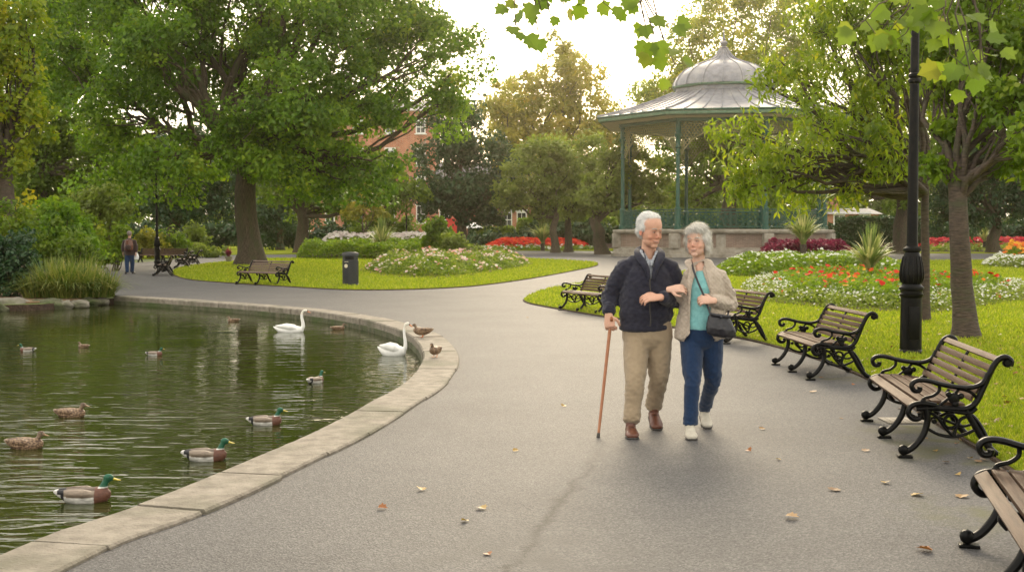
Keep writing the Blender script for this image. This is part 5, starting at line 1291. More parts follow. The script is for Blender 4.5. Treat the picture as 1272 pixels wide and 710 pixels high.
M['dead_leaf'] = leafmat('dead_leaf', [(0, (.12, .055, .02)), (.35, (.24, .12, .03)), (.7, (.36, .23, .06)), (1, (.28, .09, .03))], trans=.15)
protos = []
for k in range(4):
    l_ = MB(); lobed(l_, (0, 0, .012), (0, 1, .05), (.1 * k, .1, 1), .085, .12 + .12 * k)
    o = l_.build('fallen_leaf', M['dead_leaf'], None, 0); a = o.data.attributes.new('var', 'FLOAT', 'FACE'); a.data.foreach_set('value', np.full(len(o.data.polygons), .15 + .27 * k, np.float32)); protos.append(o)
spots = [(360, 452), (1036, 609), (982, 644), (1140, 615), (1150, 684), (1195, 617), (1010, 487), (967, 571), (1150, 545), (1162, 560), (1075, 560), (598, 632), (474, 632), (930, 560), (1230, 560), (1222, 566), (1215, 574), (1235, 572), (700, 505), (655, 395), (640, 560), (1045, 520), (1190, 590),
         (1100, 600), (250, 405), (560, 470), (1175, 575), (1205, 570), (1060, 478), (1020, 470), (1240, 583)]
rl = random.Random(8)
for _ in range(7): spots.append((rl.uniform(420, 1240), rl.uniform(392, 700)))
for _ in range(18): t_ = rl.random(); spots.append((1080 + 150 * t_ + rl.uniform(-8, 10), 478 + 92 * t_ + rl.uniform(-3, 6)))
path_in = lambda q: inside(path_poly, np.array([q.x]), np.array([q.y]))[0] and not inside(lawnC, np.array([q.x]), np.array([q.y]))[0]
cnt = 0
for k, (px, py) in enumerate(spots):
    q = G(px, py)
    if not path_in(q): continue
    o = protos[cnt] if cnt < 4 else protos[rl.randrange(4)].copy()
    if cnt >= 4: COL.objects.link(o)
    cnt += 1; s_ = rl.uniform(.35, .75) if k > 6 else .9; o.location = (q.x, q.y, .003); o.rotation_euler = (rl.uniform(-.15, .15), rl.uniform(-.15, .15), rl.uniform(0, 6.28)); o.scale = (s_, s_, s_ * rl.uniform(.6, 1.4))
    tag(o, 'small yellow brown leaf fallen on the grey path', 'leaf', 'dead leaves scattered on the path')
# leaves strewn on the turf
lf = MB(); rl = random.Random(9); nL = 0
while nL < 620:
    d_ = 6.5 * (28 / 6.5) ** rl.random(); q = Vector((rl.uniform(0, .5) * d_, d_, .05))
    if not inside(lawnC, np.array([q.x]), np.array([q.y]))[0]: continue
    if rl.random() > .35 + .65 * math.exp(-((q.x - G(1203, 425).x) ** 2 + (q.y - 15) ** 2) / 18): continue
    s_ = rl.uniform(.03, .075); lobed(lf, q, (rl.uniform(-1, 1), rl.uniform(-1, 1), rl.uniform(-.2, .2)), (rl.uniform(-.4, .4), rl.uniform(-.4, .4), 1), s_, rl.uniform(0, .4)); nL += 1
o = lf.build('leaf_litter', M['dead_leaf'], None, 0); a = o.data.attributes.new('var', 'FLOAT', 'FACE'); a.data.foreach_set('value', np.repeat(rng.random(len(o.data.polygons) // nl), nl).astype(np.float32))
tag(o, 'yellow and brown leaves strewn over the turf under the near tree', 'leaves', kind='stuff')
# ================================================================== PEOPLE
M['skin'] = colmat('skin', .5, 90, .08, spec=.35, bump=.0008, bscale=160, sub=.12)
def clothmat(name, c1, c2, scale=30, rough=.85, bump=.002, bscale=220, sheen=.2):
    m = pmat(name, c1, c2, scale, rough, 0, spec=.2); n = m.node_tree; b = n.nodes['Principled BSDF']; b.inputs['Sheen Weight'].default_value = sheen; b.inputs['Sheen Roughness'].default_value = .6
    t = nd(n, 'ShaderNodeTexCoord'); w1 = nd(n, 'ShaderNodeTexNoise', Scale=bscale, Detail=3); n.links.new(t.outputs['Object'], w1.inputs['Vector'])
    w2 = nd(n, 'ShaderNodeTexNoise', Scale=14, Detail=4); n.links.new(t.outputs['Object'], w2.inputs['Vector'])
    ad = nd(n, 'ShaderNodeMath', operation='MULTIPLY_ADD'); ad.inputs[1].default_value = .3; n.links.new(w1.outputs['Fac'], ad.inputs[0]); n.links.new(w2.outputs['Fac'], ad.inputs[2])
    bp = nd(n, 'ShaderNodeBump', Strength=.6, Distance=bump * 2.2); n.links.new(ad.outputs[0], bp.inputs['Height']); n.links.new(bp.outputs[0], b.inputs['Normal']); return m
M['navy_cloth'] = clothmat('navy_cloth', (.012, .012, .024), (.026, .026, .042), sheen=.15)
M['khaki_cloth'] = clothmat('khaki_cloth', (.30, .228, .148), (.34, .262, .172))
M['denim'] = clothmat('denim', (.004, .020, .062), (.007, .030, .085), 60)
M['teal_knit'] = clothmat('teal_knit', (.18, .44, .45), (.24, .52, .52), 60)
M['beige_cloth'] = clothmat('beige_cloth', (.42, .345, .275), (.50, .42, .345))
M['brown_cloth'] = clothmat('brown_cloth', (.030, .018, .016), (.055, .030, .024))
M['leather_brown'] = pmat('leather_brown', (.085, .028, .016), (.15, .055, .03), 25, .38, .02, 60)
M['leather_black'] = pmat('leather_black', (.010, .010, .014), (.022, .021, .027), 25, .35, .02, 60)
M['canvas_pale'] = pmat('canvas_pale', (.46, .42, .34), (.58, .54, .45), 25, .7, .01, 60)
M['rubber'] = pmat('rubber', (.05, .045, .04), None, rough=.8)
M['cane_wood'] = pmat('cane_wood', (.26, .085, .03), (.38, .15, .06), 10, .32, stretch=(6, 6, .6))
M['hair_white'] = colmat('hair_white', .55, 120, .12, spec=.3, bump=.004, bscale=60, nstretch=(1, 1, .3))
M['teeth'] = pmat('teeth', (.62, .58, .50), None, rough=.3)
M['lip'] = pmat('lip', (.42, .19, .15), None, rough=.45)
M['brow_grey'] = pmat('brow_grey', (.42, .38, .34), None, rough=.8)
m, n, b = new_mat('check_shirt'); t = nd(n, 'ShaderNodeTexCoord')
b.inputs['Roughness'].default_value = .85; s_ = nd(n, 'ShaderNodeSeparateXYZ'); n.links.new(t.outputs['Object'], s_.inputs[0]); last = None
for ax in (0, 2):
    q1 = nd(n, 'ShaderNodeMath', operation='MULTIPLY'); q1.inputs[1].default_value = 300; n.links.new(s_.outputs[ax], q1.inputs[0]); q2 = nd(n, 'ShaderNodeMath', operation='SINE'); n.links.new(q1.outputs[0], q2.inputs[0])
    if last is None: last = q2
    else: q3 = nd(n, 'ShaderNodeMath', operation='ADD'); n.links.new(last.outputs[0], q3.inputs[0]); n.links.new(q2.outputs[0], q3.inputs[1]); last = q3
rr_ = ramp(n, [(0, (.30, .32, .36)), (1, (.44, .45, .48))]); n.links.new(last.outputs[0], rr_.inputs[0]); n.links.new(rr_.outputs[0], b.inputs['Base Color']); M['check_shirt'] = m
# quilting on the woman's jacket: diagonal stitch lines as relief
m = M['beige_cloth']; n = m.node_tree; b = n.nodes['Principled BSDF']; t = nd(n, 'ShaderNodeTexCoord'); s_ = nd(n, 'ShaderNodeSeparateXYZ'); n.links.new(t.outputs['Object'], s_.inputs[0]); ls = []
for sg in (1, -1):
    q1 = nd(n, 'ShaderNodeMath', operation='MULTIPLY_ADD'); q1.inputs[1].default_value = sg; n.links.new(s_.outputs[0], q1.inputs[0]); n.links.new(s_.outputs[2], q1.inputs[2])
    q2 = nd(n, 'ShaderNodeMath', operation='MULTIPLY'); q2.inputs[1].default_value = 95; n.links.new(q1.outputs[0], q2.inputs[0]); q3 = nd(n, 'ShaderNodeMath', operation='SINE'); n.links.new(q2.outputs[0], q3.inputs[0])
    q4 = nd(n, 'ShaderNodeMath', operation='ABSOLUTE'); n.links.new(q3.outputs[0], q4.inputs[0]); q5 = nd(n, 'ShaderNodeMath', operation='POWER'); q5.inputs[1].default_value = .4; n.links.new(q4.outputs[0], q5.inputs[0]); ls.append(q5)
mn = nd(n, 'ShaderNodeMath', operation='MINIMUM'); n.links.new(ls[0].outputs[0], mn.inputs[0]); n.links.new(ls[1].outputs[0], mn.inputs[1])
bq = nd(n, 'ShaderNodeBump', Strength=.7, Distance=.006); n.links.new(mn.outputs[0], bq.inputs['Height']); ob_ = [l for l in n.links if l.to_socket == b.inputs['Normal']][0].from_socket
n.links.new(ob_, bq.inputs['Normal']); n.links.new(bq.outputs[0], b.inputs['Normal'])

def wrinkle(me, amp, f=(9, 9, 20), hot=(), seed=0):
    """cloth folds: ridged noise along the normal, stronger near the given joints"""
    co = verts_of(me).copy(); nr = np.empty(len(me.vertices) * 3, np.float32); me.vertices.foreach_get('normal', nr); nr = nr.reshape(-1, 3)
    k = np.ones(len(co)) * .45
    for p, r_, g_ in hot: d = np.linalg.norm(co - np.array(p), axis=1); k += g_ * np.exp(-(d / r_) ** 2)
    d = np.array([(.5 - abs(noise.noise(Vector((x * f[0] + seed, y * f[1], z * f[2] + x * 9))))) + .35 * noise.noise(Vector((x * 30, y * 30 + seed, z * 46))) for x, y, z in co])
    set_verts(me, co + nr * (amp * k * (d - .32))[:, None])
def cut(me, fn):
    bm = bmesh.new(); bm.from_mesh(me); dl = [f for f in bm.faces if fn(f.calc_center_median())]; bmesh.ops.delete(bm, geom=dl, context='FACES'); bm.to_mesh(me); bm.free()
def ch(mb, pts, rad, seg=16, up=(0, 1, 0), n_=4):
    """smoothed tapering limb; rad entries are r or (r_depth, r_width)"""
    P_ = catmull([Vector(p) for p in pts], n_); rr = []
    rad = [(r, r) if not isinstance(r, tuple) else r for r in rad]
    for i in range(len(pts) - 1):
        for j in range(n_): t = j / n_; rr.append((rad[i][0] * (1 - t) + rad[i + 1][0] * t, rad[i][1] * (1 - t) + rad[i + 1][1] * t))
    rr.append(rad[-1]); P_ = [P_[0] + (P_[0] - P_[1]).normalized() * rr[0][0] * .35] + P_ + [P_[-1] + (P_[-1] - P_[-2]).normalized() * rr[-1][0] * .35]
    rr = [(rr[0][0] * .55, rr[0][1] * .55)] + rr + [(rr[-1][0] * .55, rr[-1][1] * .55)]
    mb.tube(P_, rr, seg, up=up)
def hand(mb, w_, d, nrm, thumb, s=1.0, curl=.6, spread=.012):
    """w_ wrist point, d direction of the fingers, nrm back of hand, thumb = +1/-1 side"""
    w_ = Vector(w_); d = Vector(d).normalized(); nrm = Vector(nrm); nrm = (nrm - d * nrm.dot(d)).normalized(); sd = d.cross(nrm) * thumb
    ch(mb, [w_ - d * .02 * s, w_ + d * .02 * s, w_ + d * .055 * s, w_ + d * .088 * s], [(.019 * s, .026 * s), (.017 * s, .034 * s), (.016 * s, .041 * s), (.012 * s, .038 * s)], 12, up=tuple(nrm), n_=2)
    for i, ln in enumerate((.070, .078, .072, .056)):
        off = sd * (.031 - i * .0205) * s; a = w_ + d * (.082 - (.004 if i == 3 else 0)) * s + off; p0 = a; dd = d + sd * (.10 - .07 * i); dd.normalize(); pts = [w_ + d * .05 * s + off * .85, a]
        for j, fr in enumerate((.45, .31, .24)):
            an = curl * (.8 + .9 * j) * 1.0; v = dd * math.cos(an) - nrm * math.sin(an); p0 = p0 + v * ln * fr * s; pts.append(p0)
        ch(mb, pts, [.0085 * s, .0095 * s, .0088 * s, .0078 * s, .0066 * s], 8, up=tuple(sd), n_=2)
    b0 = w_ + d * .018 * s + sd * .022 * s; t1 = b0 + (sd * .75 + d * .55 - nrm * .25).normalized() * .036 * s; t2 = t1 + (sd * .35 + d * .8 - nrm * .4 * curl).normalized() * .030 * s; t3 = t2 + (d * .8 - nrm * .7 * curl - sd * .1).normalized() * .024 * s
    ch(mb, [b0 - sd * .012 * s, t1, t2, t3], [.015 * s, .0125 * s, .0105 * s, .0085 * s], 8, n_=2)

def head_shapes(mb, c, H, M3, female=False):
    """c = chin-level centre of the head, H = chin-to-crown height, M3 rotation"""
    T = lambda p: c + M3 @ (Vector(p) * H)
    def e(p, r): mb.ell(T(p), tuple(x * H for x in r), 20, 14, M3)
    e((0, .06, .64), (.325, .39, .35)); e((0, -.06, .43), (.285, .27, .36)); e((0, -.07, .22), (.245, .225, .19)); e((0, -.225, .09), (.11, .08, .08))
    jw = .15 if female else .17
    for s_ in (-1, 1):
        e((s_ * .145, -.205, .35), (.10, .075, .09)); e((s_ * jw, -.05, .20), (.07, .13, .10))
        e((s_ * .325, .05, .45), (.028, .062, .10)); e((s_ * .335, .02, .38), (.025, .035, .04)); e((s_ * .028, -.355, .345), (.024, .028, .02))
        e((s_ * .115, -.265, .487), (.062, .035, .034))
    ch(mb, [T((0, -.29, .54)), T((0, -.33, .47)), T((0, -.365, .40)), T((0, -.375, .36))], [.020 * H, .024 * H, .030 * H, .034 * H], 10, n_=2)
    ch(mb, [T((-.19, -.24, .545)), T((-.09, -.305, .57)), T((0, -.31, .555)), T((.09, -.305, .57)), T((.19, -.24, .545))], [.022 * H, .028 * H, .022 * H, .028 * H, .022 * H], 8, n_=2)
    ch(mb, [T((-.10, -.265, .245)), T((-.05, -.305, .23)), T((0, -.32, .225)), T((.05, -.305, .23)), T((.10, -.265, .245))], [.02 * H, .024 * H, .026 * H, .024 * H, .02 * H], 8, n_=2)
    return T
def face_bits(root, T, H, M3, female=False):
    for s_ in (-1, 1):
        e = MB(); e.ell(T((s_ * .115, -.295, .488)), (.034 * H, .014 * H, .013 * H), 12, 8, M3); ey = e.build('eye', M['teeth'], root, 60)
        e = MB(); e.ell(T((s_ * .115, -.309, .488)), (.015 * H, .008 * H, .013 * H), 10, 8, M3); e.build('iris', M['eye_black'], ey, 60)
        e = MB(); ch(e, [T((s_ * .065, -.312, .503)), T((s_ * .115, -.322, .515)), T((s_ * .17, -.288, .500))], [.011 * H] * 3, 6, n_=2); e.build('eyelid', M['lid'], root, 60)
        e = MB(); ch(e, [T((s_ * .05, -.335, .575)), T((s_ * .11, -.335, .605)), T((s_ * .185, -.275, .58))], [(.012 * H, .02 * H)] * 3, 6, up=(0, 0, 1), n_=2); e.build('eyebrow', M['brow_grey'], root, 60)
    e = MB(); ch(e, [T((-.105, -.280, .256)), T((-.055, -.325, .237)), T((0, -.342, .233)), T((.055, -.325, .237)), T((.105, -.280, .256))], [.004 * H, .008 * H, .010 * H, .008 * H, .004 * H], 8, n_=2)
    ch(e, [T((-.10, -.282, .248)), T((-.05, -.322, .204)), T((0, -.334, .196)), T((.05, -.322, .204)), T((.10, -.282, .248))], [.004 * H, .009 * H, .012 * H, .009 * H, .004 * H], 8, n_=2)
    e.build('lips', M['lip'], root, 60)
    e = MB(); ch(e, [T((-.075, -.300, .237)), T((0, -.330, .216)), T((.075, -.300, .237))], [(.012 * H, .010 * H), (.014 * H, .010 * H), (.012 * H, .010 * H)], 8, n_=3); e.build('teeth', M['teeth'], root, 60)
M['lid'] = pmat('lid', (.34, .185, .14), None, rough=.6)
def hair_strands(root, me_src, n, ln, wd, seed, grav=.5, flow=None, name='hair_strands', mat='hair_white', col=(.86, .85, .82)):
    rg = np.random.default_rng(seed); co = verts_of(me_src); nr = np.empty(len(co) * 3, np.float32); me_src.vertices.foreach_get('normal', nr); nr = nr.reshape(-1, 3)
    ix = rg.integers(0, len(co), n); p = co[ix] + rg.normal(0, .002, (n, 3)); nn_ = nr[ix]; c = co.mean(0)
    f = np.array([0, 0, -grav]) + rg.normal(0, .25, (n, 3)) + (flow(p) if flow else 0); f -= nn_ * (f * nn_).sum(1)[:, None]; f /= np.linalg.norm(f, axis=1)[:, None] + 1e-9
    sd = np.cross(f, nn_); L_ = ln * rg.uniform(.5, 1.2, n)[:, None]; V = np.zeros((n, 3, 2, 3))
    for j, (t, lift) in enumerate(((0, 0), (.5, .10), (1, .06))):
        q = p + f * L_ * t + nn_ * L_ * lift + nn_ * .001; w_ = wd * (1 - .8 * t); V[:, j, 0] = q - sd * w_; V[:, j, 1] = q + sd * w_
    idx = np.arange(n)[:, None] * 6; Fq = np.concatenate([np.concatenate([idx, idx + 1, idx + 3, idx + 2], 1), np.concatenate([idx + 2, idx + 3, idx + 5, idx + 4], 1)], 0)
    o = np_mesh(name, V.reshape(-1, 3), Fq, None, M[mat], root, smooth=True); sh = rg.uniform(.5, 1.08, n); paint(o.data, np.repeat(np.array([col]) * sh[:, None], 6, axis=0)); o['kind'] = 'stuff'; return o
def skin_cols(co, base, T, H, M3):
    c = np.tile(np.array(base), (len(co), 1))
    for p, r_, tint in (((.15, -.27, .34), .13, (1.04, .86, .82)), ((-.15, -.27, .34), .13, (1.04, .86, .82)), ((0, -.40, .36), .07, (1.04, .86, .83)), ((.33, .05, .45), .12, (1.08, .82, .78)), ((-.33, .05, .45), .12, (1.15, .78, .72)),
                       ((.115, -.29, .46), .07, (.84, .76, .74)), ((-.115, -.29, .46), .07, (.84, .76, .74))):
        q = np.array(T(p)); d = np.linalg.norm(co - q, axis=1); k = np.exp(-(d / (r_ * H)) ** 2)[:, None]; c = c * (1 - k + k * np.array(tint))
    return c
def shoe(root, heel, toe, mat, w_=.047, lift=0.0, name='shoe', high=.075):
    heel, toe = Vector(heel), Vector(toe); L_ = (toe - heel); d = L_.normalized(); up = Vector((0, 0, 1)); up = (up - d * up.dot(d)).normalized()
    mb = MB(); q = lambda t, h: heel + L_ * t + up * h
    ch(mb, [q(.05, .04), q(.25, .042), q(.5, .036), q(.75, .029), q(.95, .022)], [(.036, w_ * .72), (.040, w_ * .80), (.034, w_ * .86), (.026, w_), (.018, w_ * .72)], 14, up=tuple(up), n_=3)
    ch(mb, [q(.20, .04), q(.22, high), q(.2, high + .03)], [.042, .040, .038], 12, n_=2)
    me = organic(mb, .006, 3); sh = link(name, me, M[mat], root)
    mb = MB(); ch(mb, [q(.02, .006), q(.25, .006), q(.5, .006), q(.78, .006), q(.99, .008)], [(.010, w_ * .74), (.010, w_ * .80), (.009, w_ * .82), (.009, w_ * 1.02), (.008, w_ * .70)], 14, up=tuple(up), n_=3)
    mb.build('sole', M['rubber'], sh, 60)
    mb = MB()
    for k in range(3): c_ = q(.46 + .09 * k, .068 - k * .010); sdv = d.cross(up); mb.tube([c_ - sdv * .018, c_ + up * .004, c_ + sdv * .018], .0028, 5)
    mb.build('laces', M['rubber'] if mat != 'canvas_pale' else M['teeth'], sh, 60); return sh
def mk(root, name, mb, vox, mat, smooth=5, wr=0, hot=(), f=(9, 9, 20), seed=0, cutf=None):
    me = organic(mb, vox, smooth)
    if wr: wrinkle(me, wr, f, hot, seed)
    if cutf: cut(me, cutf)
    return link(name, me, M[mat], root)

# ------------------------------------------------------------------ the man
Y0 = 9.6; O0 = Vector((P(805, 540, Y0).x, Y0, 0))
J = lambda px, py, dy=0: P(px, py, Y0 + dy) - O0
body = MB(); Hm = .275; Mh = Matrix.Rotation(R(33), 3, 'Z') @ Matrix.Rotation(R(9), 3, 'X')
cm = J(806, 307.5, -.03)
T = head_shapes(body, cm, Hm, Mh)
sL, sR = J(772, 337), J(836, 338); eL, wL = J(758, 368, .05), J(756, 391, -.06); eR, wR = J(842, 372, .03), J(819, 369, -.26)
ch(body, [J(804, 350), J(804, 330, .01), J(805, 318, .01), J(806, 306, .01), J(806, 294, .01)], [(.075, .12), (.065, .08), (.058, .060), (.056, .058), (.055, .055)], 16)
ch(body, [J(804, 428), J(804, 405), J(804, 375), J(804, 352), J(804, 342)], [(.11, .15), (.11, .16), (.11, .155), (.10, .165), (.08, .13)], 16)
for s_, e_, w_ in ((sL, eL, wL), (sR, eR, wR)): ch(body, [s_, s_.lerp(e_, .5), e_, e_.lerp(w_, .5), w_], [.055, .048, .042, .036, .028], 12)
gcane = G(743, 543); gcane = Vector((gcane.x, gcane.y, 0)) - O0; HD = Vector((.08, -.30, -.95)).normalized(); HN = Vector((-.42, -.90, .25)).normalized(); ctop = wL + Vector((0, -.01, 0)) + HD * .058 - HN * .036 + Vector((0, 0, .03))
hand(body, wL + Vector((0, -.01, .0)), HD, HN, -1, 1.12, 1.1)
hand(body, wR, (-.95, -.2, -.02), (.1, -.6, .8), 1, 1.12, .62)
hipL, hipR = J(790, 424), J(819, 424); kL, kR = J(789, 474, -.20), J(818, 470, .0)
fL, fR = G(789, 545), G(815, 535); fL = Vector((fL.x, fL.y, 0)) - O0; fR = Vector((fR.x, fR.y, 0)) - O0
aL = fL + Vector((-.01, .20, .10)); aR = fR + Vector((.0, .20, .16))
for h_, k_, a_ in ((hipL, kL, aL), (hipR, kR, aR)): ch(body, [h_, h_.lerp(k_, .5), k_, k_.lerp(a_, .5), a_], [.085, .075, .055, .05, .035], 12)
me = organic(body, .0045, 2, .4); co = verts_of(me); paint(me, skin_cols(co, (.60, .34, .24), T, Hm, Mh))
man = link('person', me, M['skin']); man.location = O0
tag(man, 'white haired man in a navy jacket and khaki trousers walking with a wooden cane', 'person')
face_bits(man, T, Hm, Mh)
# trousers
mb = MB(); ch(mb, [J(804, 398), J(804, 408), J(804, 420), J(804, 430)], [(.125, .185), (.135, .20), (.135, .205), (.11, .16)], 20)
ch(mb, [hipL + Vector((0, 0, .03)), hipL.lerp(kL, .5), kL, kL.lerp(aL, .5), aL + Vector((0, -.01, .01))], [(.112, .104), (.102, .098), (.080, .078), (.068, .070), (.064, .070)], 16)
ch(mb, [hipR + Vector((0, 0, .03)), hipR.lerp(kR, .5), kR, kR.lerp(aR, .5), aR + Vector((0, 0, .0))], [(.112, .104), (.102, .098), (.082, .080), (.068, .070), (.062, .068)], 16)
mk(man, 'trousers', mb, .009, 'khaki_cloth', 5, .013, [(kL, .12, .9), (kR, .14, 1.1), (aL, .10, 1.7), (aR, .10, 1.5), (J(804, 428), .12, .8)], (8, 8, 11), 3)
# shirt, jacket
mb = MB(); ch(mb, [J(804, 404), J(804, 375), J(804, 352), J(804, 338), J(804, 325), J(805, 314, .01)], [(.13, .18), (.138, .185), (.138, .19), (.12, .17), (.092, .115), (.073, .075)], 18)
ch(mb, [J(801, 330, -.115), J(799, 320, -.095), J(796, 311, -.03)], [.014, .014, .012], 8); ch(mb, [J(809, 330, -.115), J(812, 320, -.095), J(816, 312, -.03)], [.014, .014, .012], 8)
zs_ = J(805, 322).z; xs_ = J(806, 340).x
mk(man, 'shirt', mb, .008, 'check_shirt', 3, .006, cutf=lambda c: c.y < -.02 and c.z > zs_ and abs(c.x - xs_) < .010 + (c.z - zs_) * .55)
mb = MB(); ch(mb, [J(801, 405), J(801, 399), J(802, 388), J(803, 370), J(804, 350), J(804, 338), J(804, 326, .01), J(805, 314, .025)],
              [(.150, .205), (.146, .200), (.165, .218), (.165, .216), (.160, .215), (.150, .195), (.118, .140), (.088, .092)], 24)
for q_ in (sL, sR): ch(mb, [J(805, 321, .02), J(805, 325, .01).lerp(q_, .5) + Vector((0, 0, .012)), q_ + Vector((0, 0, .005))], [.075, .082, .084], 14)
ch(mb, [sL + Vector((.02, 0, .0)), sL.lerp(eL, .45), eL, eL.lerp(wL, .5), wL + Vector((0, 0, .02))], [.084, .078, .070, .062, .050], 16)
ch(mb, [sR + Vector((-.02, 0, .0)), sR.lerp(eR, .45), eR, eR.lerp(wR, .5), wR + Vector((.03, .03, 0))], [.084, .080, .074, .064, .050], 16)
vx = J(805, 345).z; top_z = J(805, 310).z
def vcut(c):
    if c.y > -.03: return False
    z = c.z; xc = J(806, 340).x
    if z > vx: return abs(c.x - xc) < .006 + (z - vx) * .19
    return False
mk(man, 'jacket', mb, .008, 'navy_cloth', 5, .018, [(eL, .12, 1.2), (eR, .14, 1.6), (wL, .1, .8), (J(804, 398), .2, .7), (sL, .12, .5)], (7, 7, 11), 7, vcut)
mb = MB()      # turned-down collar, zip, hem rib
for s_ in (-1, 1):
    xb = J(806, 340).x
    ch(mb, [Vector((xb + s_ * .015, -.160, vx - .01)), Vector((xb + s_ * .035, -.152, vx + .08)), Vector((xb + s_ * .072, -.118, vx + .145)), Vector((xb + s_ * .092, -.045, vx + .195)), Vector((xb + s_ * .07, .07, vx + .225)), Vector((xb, .098, vx + .232))],
       [(.007, .012), (.010, .026), (.012, .034), (.014, .034), (.014, .030), (.014, .028)], 10, up=(0, -.8, .6))
mk(man, 'collar', mb, .006, 'navy_cloth', 2, .006)
mb = MB(); xz = J(805, 340).x; mb.tube([Vector((xz + .004 * math.sin(i), -.168 + .012 * (i / 12 - .5) ** 2, J(804, 403).z + (vx - J(804, 403).z) * i / 12)) for i in range(13)], [(.004, .006)] * 13, 6, up=(0, 1, 0)); mb.build('zip', M['rubber'], man, 60)
mb = MB(); ch(mb, [J(801, 408.5), J(801, 403)], [(.152, .206), (.150, .204)], 28); mk(man, 'waistband', mb, .008, 'navy_cloth', 3, .006, f=(40, 40, 4))
shoe(man, fL + Vector((-.015, .245, .0)), fL + Vector((-.02, -.03, .0)), 'leather_brown', .056)
shoe(man, fR + Vector((.0, .25, .075)), fR + Vector((.01, -.0, .0)), 'leather_brown', .056)
# hair: short, white, receding
mb = MB(); Tm = lambda p: cm + Mh @ (Vector(p) * Hm)
mb.ell(Tm((0, .13, .675)), (.335 * Hm, .355 * Hm, .345 * Hm), 20, 14, Mh); mb.ell(Tm((0, .22, .48)), (.31 * Hm, .24 * Hm, .26 * Hm), 16, 12, Mh); mb.ell(Tm((0, .02, .87)), (.24 * Hm, .23 * Hm, .13 * Hm), 16, 12, Mh)
for s_ in (-1, 1): mb.ell(Tm((s_ * .29, .05, .60)), (.06 * Hm, .14 * Hm, .14 * Hm), 12, 8, Mh)
hr = mk(man, 'hair', mb, .006, 'hair_white', 3); paint(hr.data, np.tile(np.array((.80, .79, .76)), (len(hr.data.vertices), 1)))
fl_m = lambda p: np.array(Mh @ Vector((.3, .9, 0)))[None, :] * .8
hair_strands(hr, hr.data, 7000, .034, .0011, 41, .45, fl_m)
# the cane, a thing of its own in his hand
cn_ = gcane + O0; ct = ctop + O0
cane = empty('walking_cane', cn_); tag(cane, 'brown wooden walking cane with a black rubber tip held by the man', 'cane')
mb = MB(); d_ = ct - cn_; mb.tube([Vector((0, 0, 0)) + d_ * t for t in (.03, .3, .6, .9, .985)], [.0105, .0115, .0125, .0135, .0145], 12); mb.build('shaft', M['cane_wood'], cane, 60)
mb = MB(); tp = d_; mb.tube(catmull([tp + Vector((0, .055, -.005)), tp + Vector((0, .02, .018)), tp + Vector((0, -.02, .018)), tp + Vector((.0, -.065, -.004))], 4), [.011, .013, .014, .015, .015, .015, .015, .015, .015, .014, .013, .013, .012], 12); mb.build('handle', M['cane_wood'], cane, 60)
mb = MB(); mb.tube([d_ * t for t in (0, .004, .035, .04)], [.013, .014, .012, .009], 12); mb.build('ferrule', M['rubber'], cane, 60)

# ------------------------------------------------------------------ the woman
Y1 = 9.5; O1 = Vector((P(870, 540, Y1).x, Y1, 0))
J = lambda px, py, dy=0: P(px, py, Y1 + dy) - O1
body = MB(); Hw = .250; Mw = Matrix.Rotation(R(-30), 3, 'Z') @ Matrix.Rotation(R(-4), 3, 'X') @ Matrix.Rotation(R(-3), 3, 'Y')
cw = J(866, 320, -.03); T2 = head_shapes(body, cw, Hw, Mw, True)
sL, sR = J(855, 347), J(897, 347); eL, wL = J(851, 376, .10), J(831, 359, -.09); eR, wR = J(907, 378, .05), J(886, 373, -.20)
ch(body, [J(872, 350), J(870, 336), J(868, 327, .01), J(868, 317, .01), J(868, 306, .02)], [(.075, .10), (.06, .075), (.05, .052), (.046, .046), (.046, .046)], 16)
ch(body, [J(871, 425), J(872, 400), J(873, 375), J(874, 355), J(874, 342)], [(.11, .14), (.11, .145), (.105, .14), (.11, .145), (.08, .13)], 16)
for s_, e_, w_ in ((sL, eL, wL), (sR, eR, wR)): ch(body, [s_, s_.lerp(e_, .5), e_, e_.lerp(w_, .5), w_], [.045, .040, .034, .030, .023], 12)
hand(body, wL + Vector((.0, -.03, .0)), (.93, -.22, .12), (-.1, -.75, .65), 1, .98, .55)
hand(body, wR, (-.95, -.15, .08), (-.05, -.8, .6), 1, .98, .85)
hipL, hipR = J(859, 424), J(884, 424); kL, kR = J(860, 474, -.16), J(885, 472, .02)
fL, fR = G(861, 546.5), G(879, 533); fL = Vector((fL.x, fL.y, 0)) - O1; fR = Vector((fR.x, fR.y, 0)) - O1
aL = fL + Vector((.005, .18, .09)); aR = fR + Vector((.0, .17, .14))
for h_, k_, a_ in ((hipL, kL, aL), (hipR, kR, aR)): ch(body, [h_, h_.lerp(k_, .5), k_, k_.lerp(a_, .5), a_], [.075, .065, .048, .042, .03], 12)
me = organic(body, .0042, 2, .4); co = verts_of(me); paint(me, skin_cols(co, (.64, .40, .30), T2, Hw, Mw))
wom = link('person', me, M['skin']); wom.location = O1
tag(wom, 'white haired woman in a beige quilted jacket and blue jeans on the man\'s arm', 'person')
face_bits(wom, T2, Hw, Mw, True)
mb = MB(); ch(mb, [J(871, 398), J(871, 408), J(871, 420), J(871, 430)], [(.12, .155), (.13, .175), (.13, .18), (.10, .15)], 20)
ch(mb, [hipL + Vector((0, 0, .03)), hipL.lerp(kL, .5), kL, kL.lerp(aL, .5), aL], [(.102, .094), (.092, .085), (.068, .066), (.056, .058), (.052, .060)], 16)
ch(mb, [hipR + Vector((0, 0, .03)), hipR.lerp(kR, .5), kR, kR.lerp(aR, .5), aR], [(.102, .094), (.092, .085), (.068, .066), (.056, .056), (.050, .054)], 16)
